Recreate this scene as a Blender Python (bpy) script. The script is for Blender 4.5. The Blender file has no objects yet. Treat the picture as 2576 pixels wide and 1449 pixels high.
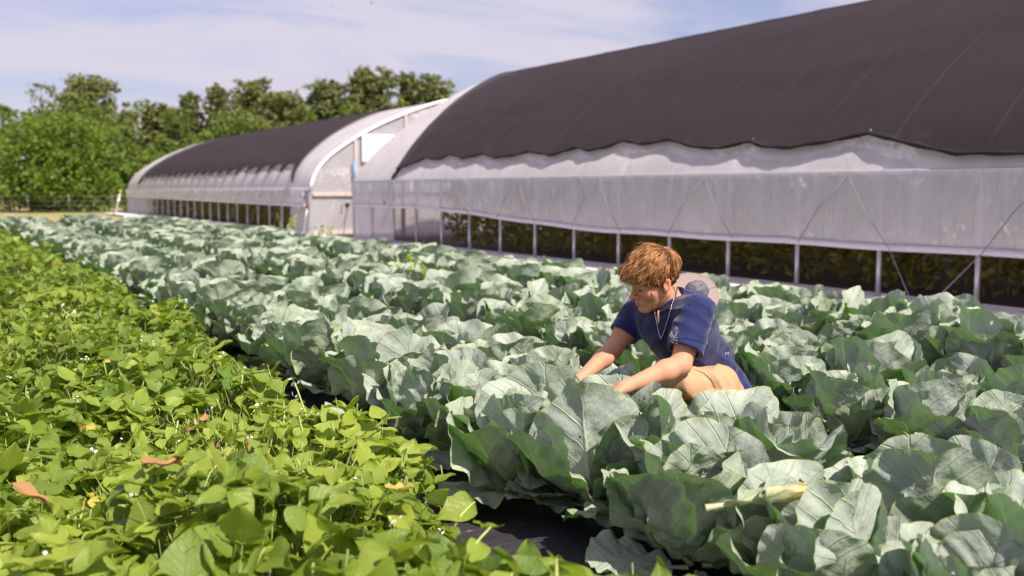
import bpy, math, random
import numpy as np
from mathutils import Vector, Matrix, noise
from mathutils.bvhtree import BVHTree
R_ = math.radians
scene = bpy.context.scene
# ------------------------------------------------------------------ camera
CAM_H = 1.29; HEAD = R_(30.6); PITCH = R_(5.645)
cd = bpy.data.cameras.new('camera'); cam = bpy.data.objects.new('camera', cd)
scene.collection.objects.link(cam); scene.camera = cam
cam.location = (0, 0, CAM_H); cam.rotation_euler = (R_(90) - PITCH, 0, -HEAD)
cd.sensor_width = 36; cd.lens = 35; cd.clip_end = 3000; cd.clip_start = .05
cd.dof.use_dof = True; cd.dof.focus_distance = 4.1; cd.dof.aperture_fstop = 2.4
scene.render.resolution_x = 1024; scene.render.resolution_y = 576
# ------------------------------------------------------------------ light
SUN_EL = R_(50); SUN_AZ = math.atan2(.25, -.968)          # azimuth from +Y, clockwise
sdir = Vector((math.sin(SUN_AZ) * math.cos(SUN_EL), math.cos(SUN_AZ) * math.cos(SUN_EL), math.sin(SUN_EL)))
sd = bpy.data.lights.new('sun', 'SUN'); sd.energy = 5.0; sd.angle = R_(.6); sd.color = (1, .90, .78)
so = bpy.data.objects.new('sun', sd); scene.collection.objects.link(so)
so.rotation_euler = sdir.to_track_quat('Z', 'Y').to_euler()
world = bpy.data.worlds.new('World'); scene.world = world; world.use_nodes = True
wt = world.node_tree; wt.nodes.clear()
def wn(t, **k):
    n = wt.nodes.new(t)
    for a, b in k.items(): setattr(n, a, b)
    return n
wo = wn('ShaderNodeOutputWorld'); bg = wn('ShaderNodeBackground'); sky = wn('ShaderNodeTexSky', sky_type='NISHITA', sun_disc=False)
sky.sun_elevation = SUN_EL; sky.sun_rotation = SUN_AZ; sky.air_density = 1.0; sky.dust_density = 1.5; sky.ozone_density = 1.5
tc = wn('ShaderNodeTexCoord'); sx = wn('ShaderNodeSeparateXYZ'); wt.links.new(tc.outputs['Generated'], sx.inputs[0])
az = wn('ShaderNodeMath', operation='ADD'); wt.links.new(sx.outputs['Z'], az.inputs[0]); az.inputs[1].default_value = .16
mxz = wn('ShaderNodeMath', operation='MAXIMUM'); wt.links.new(az.outputs[0], mxz.inputs[0]); mxz.inputs[1].default_value = .05
dv = wn('ShaderNodeVectorMath', operation='DIVIDE'); wt.links.new(tc.outputs['Generated'], dv.inputs[0])
cx = wn('ShaderNodeCombineXYZ')
for i in range(3): wt.links.new(mxz.outputs[0], cx.inputs[i])
wt.links.new(cx.outputs[0], dv.inputs[1])
mp = wn('ShaderNodeMapping'); wt.links.new(dv.outputs[0], mp.inputs[0]); mp.inputs['Scale'].default_value = (1.0, 1.9, 0); mp.inputs['Rotation'].default_value = (0, 0, R_(35)); mp.inputs['Location'].default_value = (.6, 1.3, 0)
nz = wn('ShaderNodeTexNoise'); nz.inputs['Scale'].default_value = .9; nz.inputs['Detail'].default_value = 6; nz.inputs['Roughness'].default_value = .55; nz.inputs['Distortion'].default_value = .7
wt.links.new(mp.outputs[0], nz.inputs[0])
cr = wn('ShaderNodeValToRGB'); wt.links.new(nz.outputs['Fac'], cr.inputs[0])
cr.color_ramp.elements[0].position = .34; cr.color_ramp.elements[0].color = (.18, .18, .18, 1)
cr.color_ramp.elements[1].position = .58; cr.color_ramp.elements[1].color = (.9, .9, .9, 1)
mx = wn('ShaderNodeMix', data_type='RGBA'); wt.links.new(cr.outputs[0], mx.inputs[0])
tn = wn('ShaderNodeMix', data_type='RGBA', blend_type='MULTIPLY'); tn.inputs[0].default_value = 1; wt.links.new(sky.outputs[0], tn.inputs[6]); tn.inputs[7].default_value = (1.0, .88, 1.08, 1); wt.links.new(tn.outputs[2], mx.inputs[6]); mx.inputs[7].default_value = (5.7, 5.3, 6.1, 1)
wt.links.new(mx.outputs[2], bg.inputs[0]); bg.inputs[1].default_value = .08
wt.links.new(bg.outputs[0], wo.inputs[0])
vs = scene.view_settings; vs.view_transform = 'Standard'; vs.look = 'None'; vs.gamma = 1; vs.exposure = 0.7; vs.use_curve_mapping = False

# ------------------------------------------------------------------ helpers
C = scene.collection
s30, c30 = math.sin(HEAD), math.cos(HEAD)
def at(px, py, F):
    """world point seen at photo position px,py (2576x1449) at forward distance F"""
    a = (px - 1288) / 2504; b = (724.5 - py) / 2504
    f = math.cos(PITCH) + b * math.sin(PITCH); u = b * math.cos(PITCH) - math.sin(PITCH)
    t = F / f; r = a * t
    return Vector((r * c30 + F * s30, -r * s30 + F * c30, CAM_H + u * t))
def fwd(x, y): return x * s30 + y * c30
def screen(x, y, z):
    F = fwd(x, y); r = x * c30 - y * s30; u = z - CAM_H
    zc = F * math.cos(PITCH) - u * math.sin(PITCH); yc = u * math.cos(PITCH) + F * math.sin(PITCH)
    return (1288 + 2504 * r / zc, 724.5 - 2504 * yc / zc, zc)
def tag(o, label=None, cat=None, group=None, kind=None):
    if label: o['label'] = label
    if cat: o['category'] = cat
    if group: o['group'] = group
    if kind: o['kind'] = kind
    return o
def empty(name, loc, label, cat, group=None, rz=0, sc=1):
    o = bpy.data.objects.new(name, None); C.objects.link(o); o.location = loc; o.rotation_euler = (0, 0, rz); o.scale = (sc, sc, sc)
    o.empty_display_size = .1
    return tag(o, label, cat, group)
def make_mesh(name, V, Q, uv=None, tint=None, mi=None, mats=None, smooth=True):
    """fast mesh of quads (Q: n x 4)"""
    V = np.asarray(V, np.float32); Q = np.asarray(Q, np.int32)
    me = bpy.data.meshes.new(name)
    me.vertices.add(len(V)); me.vertices.foreach_set('co', V.ravel())
    k = Q.shape[1]
    me.loops.add(Q.size); me.loops.foreach_set('vertex_index', Q.ravel())
    me.polygons.add(len(Q)); me.polygons.foreach_set('loop_start', np.arange(0, Q.size, k, dtype=np.int32))
    if mi is not None: me.polygons.foreach_set('material_index', np.asarray(mi, np.int32))
    me.polygons.foreach_set('use_smooth', np.full(len(Q), smooth))
    if uv is not None:
        l = me.uv_layers.new(name='UVMap'); l.data.foreach_set('uv', np.asarray(uv, np.float32)[Q.ravel()].ravel())
    if tint is not None:
        a = me.attributes.new('tint', 'FLOAT', 'POINT'); a.data.foreach_set('value', np.asarray(tint, np.float32))
    for m in (mats or []): me.materials.append(m)
    me.update(calc_edges=True); me.validate()
    return me
def link(name, me, parent=None, loc=None):
    o = bpy.data.objects.new(name, me); C.objects.link(o)
    if parent: o.parent = parent
    if loc is not None: o.location = loc
    return o
class MB:
    def __init__(s): s.v = []; s.f = []; s.n = 0; s.m = []; s.mi = 0
    def add(s, V, F):
        s.v.extend([tuple(p) for p in V]); s.f.extend([[i + s.n for i in f] for f in F]); s.m.extend([s.mi] * len(F)); s.n += len(V)
    def box(s, c, d, rot=None):
        V = [Vector((x * d[0] / 2, y * d[1] / 2, z * d[2] / 2)) for x in (-1, 1) for y in (-1, 1) for z in (-1, 1)]
        if rot: V = [rot @ v for v in V]
        s.add([v + Vector(c) for v in V], [(0, 1, 3, 2), (4, 6, 7, 5), (0, 4, 5, 1), (2, 3, 7, 6), (0, 2, 6, 4), (1, 5, 7, 3)])
    def tube(s, path, r, n=6, cap=True):
        P = [Vector(p) for p in path]; r = r if hasattr(r, '__len__') else [r] * len(P)
        V = []; up = None
        for i, p in enumerate(P):
            t = (P[min(i + 1, len(P) - 1)] - P[max(i - 1, 0)]).normalized()
            if up is None:
                up = Vector((0, 0, 1)) if abs(t.z) < .9 else Vector((1, 0, 0))
            a = t.cross(up).normalized(); b = a.cross(t); up = b
            for k in range(n):
                w = 2 * math.pi * k / n; V.append(p + (a * math.cos(w) + b * math.sin(w)) * r[i])
        F = [(i * n + k, i * n + (k + 1) % n, (i + 1) * n + (k + 1) % n, (i + 1) * n + k) for i in range(len(P) - 1) for k in range(n)]
        if cap: F += [tuple(range(n))[::-1], tuple((len(P) - 1) * n + k for k in range(n))]
        s.add(V, F)
    def grid(s, fn, nu, nv):
        V = [fn(i / nu, j / nv) for j in range(nv + 1) for i in range(nu + 1)]
        s.add(V, [(j * (nu + 1) + i, j * (nu + 1) + i + 1, (j + 1) * (nu + 1) + i + 1, (j + 1) * (nu + 1) + i) for j in range(nv) for i in range(nu)])
    def build(s, name, mats, parent=None, smooth=True, solid=0):
        me = bpy.data.meshes.new(name); me.from_pydata(s.v, [], s.f)
        for m in (mats if isinstance(mats, (list, tuple)) else [mats]): me.materials.append(m)
        me.polygons.foreach_set('material_index', s.m); me.polygons.foreach_set('use_smooth', [smooth] * len(s.f)); me.update()
        o = link(name, me, parent)
        if solid:
            md = o.modifiers.new('solid', 'SOLIDIFY'); md.thickness = solid; md.offset = 0
        return o
class Nt:
    """small node-graph helper"""
    def __init__(s, name):
        s.m = bpy.data.materials.new(name); s.m.use_nodes = True; s.t = s.m.node_tree; s.t.nodes.clear(); s.out = s.n('ShaderNodeOutputMaterial')
    def n(s, t, **k):
        n = s.t.nodes.new(t)
        for a, b in k.items(): setattr(n, a, b)
        return n
    def set(s, sock, v):
        if isinstance(v, bpy.types.NodeSocket): s.t.links.new(v, sock)
        elif v is not None: sock.default_value = v
    def math(s, op, a, b=None, c=None, clamp=False):
        n = s.n('ShaderNodeMath', operation=op, use_clamp=clamp); s.set(n.inputs[0], a); s.set(n.inputs[1], b)
        if c is not None: s.set(n.inputs[2], c)
        return n.outputs[0]
    def mix(s, f, a, b, mode='MIX'):
        n = s.n('ShaderNodeMix', data_type='RGBA', blend_type=mode); s.set(n.inputs[0], f); s.set(n.inputs[6], a if isinstance(a, bpy.types.NodeSocket) else (*a, 1)); s.set(n.inputs[7], b if isinstance(b, bpy.types.NodeSocket) else (*b, 1))
        return n.outputs[2]
    def noise(s, scale, detail=3, vec=None, rough=.5, dist=0, out='Fac'):
        n = s.n('ShaderNodeTexNoise'); n.inputs['Scale'].default_value = scale; n.inputs['Detail'].default_value = detail; n.inputs['Roughness'].default_value = rough; n.inputs['Distortion'].default_value = dist
        if vec is not None: s.t.links.new(vec, n.inputs['Vector'])
        return n.outputs[out]
    def ramp(s, f, stops):
        n = s.n('ShaderNodeValToRGB'); s.set(n.inputs[0], f); e = n.color_ramp.elements
        while len(e) < len(stops): e.new(.5)
        for i, (p, col) in enumerate(stops):
            e[i].position = p; e[i].color = (*(col if hasattr(col, '__len__') else (col,) * 3), 1)
        return n.outputs[0]
    def obj(s, scale=None):
        o = s.n('ShaderNodeTexCoord').outputs['Object']
        if scale is None: return o
        m = s.n('ShaderNodeMapping'); s.t.links.new(o, m.inputs[0]); m.inputs['Scale'].default_value = scale
        return m.outputs[0]
    def bump(s, h, strength=.3, dist=.01):
        n = s.n('ShaderNodeBump'); n.inputs['Strength'].default_value = strength; n.inputs['Distance'].default_value = dist; s.t.links.new(h, n.inputs['Height'])
        return n.outputs[0]
    def princ(s, col, rough=.5, nrm=None, spec=.5, metal=0, **k):
        n = s.n('ShaderNodeBsdfPrincipled'); s.set(n.inputs['Base Color'], col if isinstance(col, bpy.types.NodeSocket) else (*col, 1)); s.set(n.inputs['Roughness'], rough)
        n.inputs['Specular IOR Level'].default_value = spec; n.inputs['Metallic'].default_value = metal
        if nrm is not None: s.t.links.new(nrm, n.inputs['Normal'])
        for a, b in k.items(): s.set(n.inputs[a.replace('_', ' ')], b)
        return n.outputs[0]
    def shmix(s, f, a, b):
        n = s.n('ShaderNodeMixShader'); s.set(n.inputs[0], f); s.t.links.new(a, n.inputs[1]); s.t.links.new(b, n.inputs[2]); return n.outputs[0]
    def transl(s, col, nrm=None):
        n = s.n('ShaderNodeBsdfTranslucent'); s.set(n.inputs[0], col if isinstance(col, bpy.types.NodeSocket) else (*col, 1))
        if nrm is not None: s.t.links.new(nrm, n.inputs['Normal'])
        return n.outputs[0]
    def transp(s, col=(1, 1, 1)):
        n = s.n('ShaderNodeBsdfTransparent'); s.set(n.inputs[0], (*col, 1)); return n.outputs[0]
    def done(s, sh): s.t.links.new(sh, s.out.inputs[0]); return s.m
def plain(name, col, rough=.5, metal=0, var=.15, scale=8, bump=0, spec=.5):
    t = Nt(name); o = t.obj(); f = t.noise(scale, 4, o)
    c = t.mix(f, tuple(x * (1 - var) for x in col), tuple(min(1, x * (1 + var)) for x in col))
    nr = t.bump(t.noise(scale * 4, 3, o), bump, .01) if bump else None
    return t.done(t.princ(c, rough, nr, spec, metal))
# ------------------------------------------------------------------ materials
def m_cabbage():
    t = Nt('cabbage_leaf')
    uvn = t.n('ShaderNodeUVMap').outputs[0]; sp = t.n('ShaderNodeSeparateXYZ'); t.t.links.new(uvn, sp.inputs[0])
    ob = t.obj(); wob = t.noise(9, 2, ob)
    u = t.math('MULTIPLY_ADD', sp.outputs[0], 2, -1); v = sp.outputs[1]
    wv = t.math('MULTIPLY_ADD', wob, .12, -.06); u = t.math('ADD', u, wv)
    au = t.math('ABSOLUTE', u)
    mw = t.math('MULTIPLY_ADD', v, -.06, .072)
    mid = t.math('SUBTRACT', 1, t.math('DIVIDE', au, mw), clamp=True)
    sgn = t.math('MULTIPLY', t.math('GREATER_THAN', u, 0), .09)
    q = t.math('ADD', t.math('SUBTRACT', v, t.math('MULTIPLY', t.math('POWER', au, .75), .48)), sgn)
    q = t.math('ADD', q, t.math('MULTIPLY', wob, .05))
    fr = t.math('ABSOLUTE', t.math('SUBTRACT', t.math('FRACT', t.math('MULTIPLY', q, 5.2)), .5))
    lw = t.math('MULTIPLY_ADD', au, -.05, .075)
    lat = t.math('SUBTRACT', 1, t.math('DIVIDE', fr, lw), clamp=True)
    vo = t.n('ShaderNodeTexVoronoi', feature='DISTANCE_TO_EDGE'); vo.inputs['Scale'].default_value = 9
    t.t.links.new(uvn, vo.inputs['Vector'])
    net = t.math('MULTIPLY', t.math('SUBTRACT', 1, t.math('DIVIDE', vo.outputs['Distance'], .035), clamp=True), .22)
    vein = t.math('MAXIMUM', t.math('MAXIMUM', mid, t.math('MULTIPLY', lat, .8)), net)
    tint = t.n('ShaderNodeAttribute', attribute_name='tint').outputs['Fac']
    inf = t.n('ShaderNodeObjectInfo').outputs['Random']
    n1 = t.noise(14, 4, ob)
    tv = t.math('ADD', t.math('MULTIPLY', tint, .75), t.math('MULTIPLY', inf, .25))
    waxy = t.mix(n1, (.235, .305, .27), (.48, .52, .46))
    green = t.mix(n1, (.14, .23, .075), (.38, .43, .22))
    col = t.mix(t.ramp(tv, [(.48, 0), (1, .75)]), waxy, green)
    wax2 = t.ramp(t.noise(26, 4, ob, .65), [(.47, 0), (.66, .6)])
    col = t.mix(wax2, col, (.40, .47, .40))
    geo = t.n('ShaderNodeNewGeometry')
    spot = t.ramp(t.noise(60, 2, ob), [(.76, 0), (.80, .55)])
    col = t.mix(spot, col, (.34, .30, .13))
    col = t.mix(t.math('MULTIPLY', vein, .8), col, (.52, .58, .40))
    # pale yellow rim at the margin
    r2 = t.math('SQRT', t.math('ADD', t.math('MULTIPLY', u, u), t.math('POWER', t.math('MULTIPLY_ADD', v, 2, -1), 2)))
    rim = t.ramp(r2, [(.965, 0), (1.0, .75)])
    col = t.mix(rim, col, (.42, .47, .20))
    h = t.math('ADD', t.math('MULTIPLY', t.math('MAXIMUM', mid, t.math('MULTIPLY', lat, .8)), -.5), t.math('MULTIPLY', t.noise(30, 3, ob), 1.0))
    nr = t.bump(h, .8, .009)
    pr = t.princ(col, t.math('MULTIPLY_ADD', n1, .25, .36), nr, .3)
    trc = t.mix(vein, (.10, .27, .018), (.45, .62, .08))
    tr = t.transl(trc, nr)
    hole = t.ramp(t.noise(21, 2, ob, .5), [(.742, 0), (.75, 1)])
    return t.done(t.shmix(hole, t.shmix(.23, pr, tr), t.transp()))
def m_leaf(name, a, b, tr_col, tr=.35, rough=.5, vein=False, sc=6):
    t = Nt(name); tint = t.n('ShaderNodeAttribute', attribute_name='tint').outputs['Fac']
    ob = t.obj(); n1 = t.noise(sc, 3, ob)
    f = t.math('ADD', t.math('MULTIPLY', tint, .7), t.math('MULTIPLY', n1, .3))
    col = t.mix(f, a, b); nr = None; trc = t.mix(f, tuple(x * .7 for x in tr_col), tr_col)
    if vein:
        uvn = t.n('ShaderNodeUVMap').outputs[0]; sp = t.n('ShaderNodeSeparateXYZ'); t.t.links.new(uvn, sp.inputs[0])
        u = t.math('MULTIPLY_ADD', sp.outputs[0], 2, -1); v = sp.outputs[1]; au = t.math('ABSOLUTE', u)
        mid = t.math('SUBTRACT', 1, t.math('DIVIDE', au, .05), clamp=True)
        q = t.math('SUBTRACT', v, t.math('MULTIPLY', au, .35))
        fr = t.math('ABSOLUTE', t.math('SUBTRACT', t.math('FRACT', t.math('MULTIPLY', q, 6)), .5))
        lat = t.math('SUBTRACT', 1, t.math('DIVIDE', fr, .1), clamp=True)
        ve = t.math('MAXIMUM', mid, t.math('MULTIPLY', lat, .6))
        col = t.mix(t.math('MULTIPLY', ve, .35), col, (.30, .42, .10))
        yl = t.ramp(t.noise(90, 3, ob), [(.62, 0), (.75, .6)]); col = t.mix(yl, col, (.42, .42, .10))
        nr = t.bump(t.math('ADD', ve, t.noise(120, 2, ob)), .4, .004)
        trc = t.mix(t.math('MULTIPLY', ve, .5), trc, (.35, .5, .08))
    pr = t.princ(col, rough, nr, .35)
    return t.done(t.shmix(tr, pr, t.transl(trc)))
def m_film(name, clear, tlf=.4, col=(.80, .74, .80), folds=.3, fscale=(1.2, 3.5, 1.2), dirt=0, rough=.28):
    t = Nt(name); o = t.obj(fscale); ow = t.obj()
    f = t.noise(2.2, 3, o, dist=1.2)
    nr = t.bump(f, folds, .12)
    d = t.ramp(t.noise(1.1, 5, ow, .6), [(.35, 0), (.7, 1)])
    c = t.mix(d, col, tuple(x * .86 for x in col))
    st = t.ramp(t.noise(2.2, 6, t.obj((1, 2.5, .8)), .65), [(.55, 0), (.72, 1)])
    df = t.princ(c, rough, nr, .5); tl = t.transl(c, nr)
    body = t.shmix(tlf, df, tl)
    cl = t.math('MULTIPLY', t.math('SUBTRACT', 1, t.math('MULTIPLY', st, dirt)), clear)
    return t.done(t.shmix(cl, body, t.transp((.93, .91, .94))))
M = {}
M['cab'] = m_cabbage()
M['bean'] = m_leaf('bean_leaf', (.06, .14, .018), (.32, .385, .055), (.42, .58, .04), .36, .48, True, 5)
M['beanstem'] = plain('bean_stem', (.42, .47, .16), .6, var=.3)
M['pod'] = plain('bean_pod', (.34, .44, .14), .45, var=.2)
M['flower'] = plain('petal', (.85, .80, .76), .6)
M['dead'] = m_leaf('dead_leaf', (.20, .10, .045), (.42, .23, .10), (.35, .16, .05), .15, .7, False, 20)
M['yellow'] = m_leaf('yellow_leaf', (.42, .40, .07), (.55, .45, .10), (.6, .5, .06), .3, .5, False, 9)
M['bush'] = m_leaf('bush_foliage', (.075, .135, .018), (.185, .26, .030), (.22, .34, .03), .33, .55, False, 1.2)
M['bush2'] = m_leaf('olive_foliage', (.085, .135, .022), (.18, .23, .045), (.20, .28, .03), .3, .55, False, 1.2)
M['pine'] = m_leaf('pine_foliage', (.09, .125, .035), (.23, .245, .08), (.17, .20, .045), .2, .55, False, 1.0)
M['vine'] = m_leaf('vine_foliage', (.11, .22, .045), (.42, .30, .08), (.28, .34, .05), .3, .55, False, 2.4)
M['bark'] = plain('bark', (.13, .10, .08), .9, var=.35, scale=5, bump=.5)
M['steel'] = plain('galvanised_steel', (.52, .50, .54), .38, .55, .12, 6)
M['rope'] = plain('rope', (.24, .22, .23), .8)
M['wood'] = plain('weathered_board', (.50, .42, .40), .8, var=.25, scale=4, bump=.3)
M['white'] = plain('white_panel', (.80, .80, .80), .5)
M['red'] = plain('red_crank', (.16, .03, .025), .5)
M['blue'] = plain('blue_pole', (.10, .30, .55), .5)
M['film_roof'] = m_film('roof_film', .10, .4, (.95, .90, .94), .10, (.5, .8, .5))
M['film_side'] = m_film('curtain_film', .27, .22, (.97, .95, .94), .6, (1.6, 2.6, .7), .25, .22)
M['film_end'] = m_film('end_film', .42, .4, (.86, .84, .90), .35, (1.5, 1, .8))
def m_cloth():
    t = Nt('shade_cloth'); ob = t.obj()
    w = t.n('ShaderNodeTexWave', wave_type='BANDS', bands_direction='X'); w.inputs['Scale'].default_value = 9; w.inputs['Distortion'].default_value = 1.2; w.inputs['Detail'].default_value = 2
    t.t.links.new(t.obj((1.0, .06, 1.0)), w.inputs[0])
    n1 = t.noise(.7, 5, t.obj((1.5, .35, 1.5)), .6)
    f = t.math('ADD', t.math('MULTIPLY', w.outputs['Fac'], .1), t.math('MULTIPLY', n1, .9))
    col = t.mix(f, (.018, .0125, .0155), (.041, .029, .035))
    sp = t.n('ShaderNodeSeparateXYZ'); t.t.links.new(ob, sp.inputs[0])
    yy = t.math('ADD', t.math('DIVIDE', t.math('SUBTRACT', sp.outputs['Y'], 6.30), 1.22), 40.5)
    ln = t.math('SUBTRACT', 1, t.math('DIVIDE', t.math('ABSOLUTE', t.math('SUBTRACT', t.math('FRACT', yy), .5)), .018), clamp=True)
    ln = t.math('MULTIPLY', ln, t.ramp(t.noise(.5, 2, t.obj((1, 1, 1))), [(.38, .1), (.6, .75)]))
    near_ = t.math('LESS_THAN', sp.outputs['Y'], 24)
    col = t.mix(t.math('MULTIPLY', ln, near_), col, (.062, .045, .045))
    pr = t.princ(col, .75, t.bump(f, .25, .02), .08)
    return t.done(t.shmix(t.math('MULTIPLY_ADD', f, .05, .11), pr, t.transp()))
M['cloth'] = m_cloth()
M['hem'] = plain('cloth_hem', (.012, .011, .014), .8)
def m_fabric():
    t = Nt('woven_fabric'); ob = t.obj()
    n1 = t.noise(3, 5, ob, .6); n2 = t.noise(40, 3, ob)
    w = t.noise(1.6, 3, t.obj((1, 2.5, 1)), dist=1.5)
    deb = t.ramp(t.noise(24, 3, ob), [(.66, 0), (.72, .8)])
    col = t.mix(n1, (.020, .019, .028), (.050, .045, .058)); col = t.mix(deb, col, (.20, .12, .07))
    return t.done(t.princ(col, t.math('MULTIPLY_ADD', n2, .3, .38), t.bump(t.math('ADD', w, t.math('MULTIPLY', n2, .1)), .8, .05), .5))
M['fabric'] = m_fabric()
M['innerfab'] = plain('inner_fabric', (.065, .052, .055), .85, var=.4, scale=2.2, bump=.5)
M['strip'] = plain('white_sheet', (.70, .66, .73), .45, var=.06, scale=3, bump=.5)
def m_ground():
    t = Nt('dry_grass'); ob = t.obj(); n1 = t.noise(.35, 6, ob, .6); n2 = t.noise(9, 3, ob)
    col = t.mix(t.math('MULTIPLY_ADD', n2, .4, t.math('MULTIPLY', n1, .6)), (.26, .22, .09), (.42, .33, .17))
    col = t.mix(t.ramp(n1, [(.45, 0), (.62, .7)]), col, (.14, .19, .06))
    return t.done(t.princ(col, .9, t.bump(n2, .8, .05), .1))
M['ground'] = m_ground()
# ------------------------------------------------------------------ setting
def sheet(name, x0, x1, y0, y1, z, mat, nx=1, ny=1, amp=0, seed=0):
    b = MB()
    def fn(u, v):
        x = x0 + (x1 - x0) * u; y = y0 + (y1 - y0) * v
        dz = amp * noise.noise(Vector((x * 2.3 + seed, y * 1.1, seed))) if amp else 0
        return (x, y, z + dz)
    b.grid(fn, nx, ny); o = b.build(name, mat); return tag(o, kind='structure')
sheet('ground', -1500, 1500, -1500, 1500, 0, M['ground'])
sheet('field_fabric', -4, 8.3, -4, 33, .03, M['fabric'], 90, 300, .035, 3)
sheet('ground_strip', 8.15, 9.27, -6, 56, .085, M['strip'], 8, 260, .03, 9)
sheet('greenhouse_floor', 9.27, 18.4, -6, 56, .05, M['innerfab'], 40, 160, .04, 5)

NEARP = [(0, 1.48), (.13, 1.69), (.4, 2.0), (.94, 2.5), (1.6, 3.0), (2.28, 3.42), (2.9, 3.77), (3.7, 4.14), (4.55, 4.40)]
FARP = [(0, 1.29), (.06, 1.52), (.18, 1.78), (.4, 2.05), (.71, 2.32), (1.49, 2.82), (2.15, 3.15), (3.03, 3.52), (3.92, 3.82), (4.55, 3.97)]
WX = 9.25
def resample(P, n, off=0):
    """arch curve sampled by arc length; smooth; returns list of (x,z) from rail over ridge to the far rail"""
    full = P + [(9.1 - x, z) for x, z in P[-2::-1]]
    pts = np.array(full, float)
    for _ in range(3):      # chaikin
        a = pts[:-1] * .75 + pts[1:] * .25; b = pts[:-1] * .25 + pts[1:] * .75
        q = np.empty((2 * len(a), 2)); q[0::2] = a; q[1::2] = b; pts = np.vstack([pts[:1], q, pts[-1:]])
    d = np.r_[0, np.cumsum(np.hypot(*np.diff(pts, axis=0).T))]
    s = np.linspace(0, d[-1], n + 1)
    x = np.interp(s, d, pts[:, 0]); z = np.interp(s, d, pts[:, 1])
    tx = np.gradient(x); tz = np.gradient(z); l = np.hypot(tx, tz)
    return np.c_[x - tz / l * off, z + tx / l * off]
def arch_fn(P, off=0):
    A = resample(P, 240, off)
    def f(s):   # s 0..1
        i = s * 240; k = min(239, max(0, int(i))); w = i - k
        p = A[k] * (1 - w) + A[k + 1] * w
        return p[0], p[1]
    return f, A
def s_of(A, z, x=None):   # arc parameter on the west side for height z
    for k in range(120):
        if A[k + 1][1] >= z: return (k + (z - A[k][1]) / (A[k + 1][1] - A[k][1])) / 240
    return .5
def vines(name, label, x0s, y0, y1, h, parent=None, dens=1.0, seed=1):
    """rows of trellised tomato plants: leaf mass, nobody could count the plants"""
    rg = np.random.default_rng(seed); n = int(520 * (y1 - y0) * dens * len(x0s))
    row = rg.choice(len(x0s), n); y = rg.uniform(y0, y1, n)
    hh = h * (1 + .12 * np.sin(y * 2.1 + row * 3) + .08 * np.sin(y * 5.3))
    z = .12 + (hh - .12) * rg.random(n) ** .8
    wd = .26 * (1 + .35 * np.sin(y * 3.1 + z * 4 + row))
    x = np.array(x0s)[row] + wd * np.clip(rg.normal(0, .55, n), -1.1, 1.1)
    V, Q, T = leaf_cards(np.c_[x, y, z], rg.uniform(.08, .17, n), rg, up=.2)
    tint = np.clip(rg.normal(.55, .24, n) + .35 * (rg.random(n) < .12) + .3 * (z < .45) * rg.random(n), 0, 1)
    o = link(name, make_mesh(name, V, Q, tint=np.repeat(tint, T), mats=[M['vine']], smooth=False), parent)
    return tag(o, label, 'plants', kind='stuff')
def leaf_cards(P, size, rg, up=.3, asp=.6, fold=True):
    """bent two-quad leaf cards"""
    n = len(P); nrm = rg.normal(0, 1, (n, 3)); nrm[:, 2] += up * 2; nrm /= np.linalg.norm(nrm, axis=1)[:, None]
    a = np.cross(nrm, rg.normal(0, 1, (n, 3))); a /= np.linalg.norm(a, axis=1)[:, None]; b = np.cross(nrm, a)
    s = size[:, None]
    v = np.stack([P - a * s * .5, P + b * s * asp * .5 + nrm * s * .08, P + a * s * .5 - nrm * s * .1, P - b * s * asp * .5 + nrm * s * .08], 1)
    V = v.reshape(-1, 3); Q = np.arange(4 * n).reshape(-1, 4)
    return V, Q, 4
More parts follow.
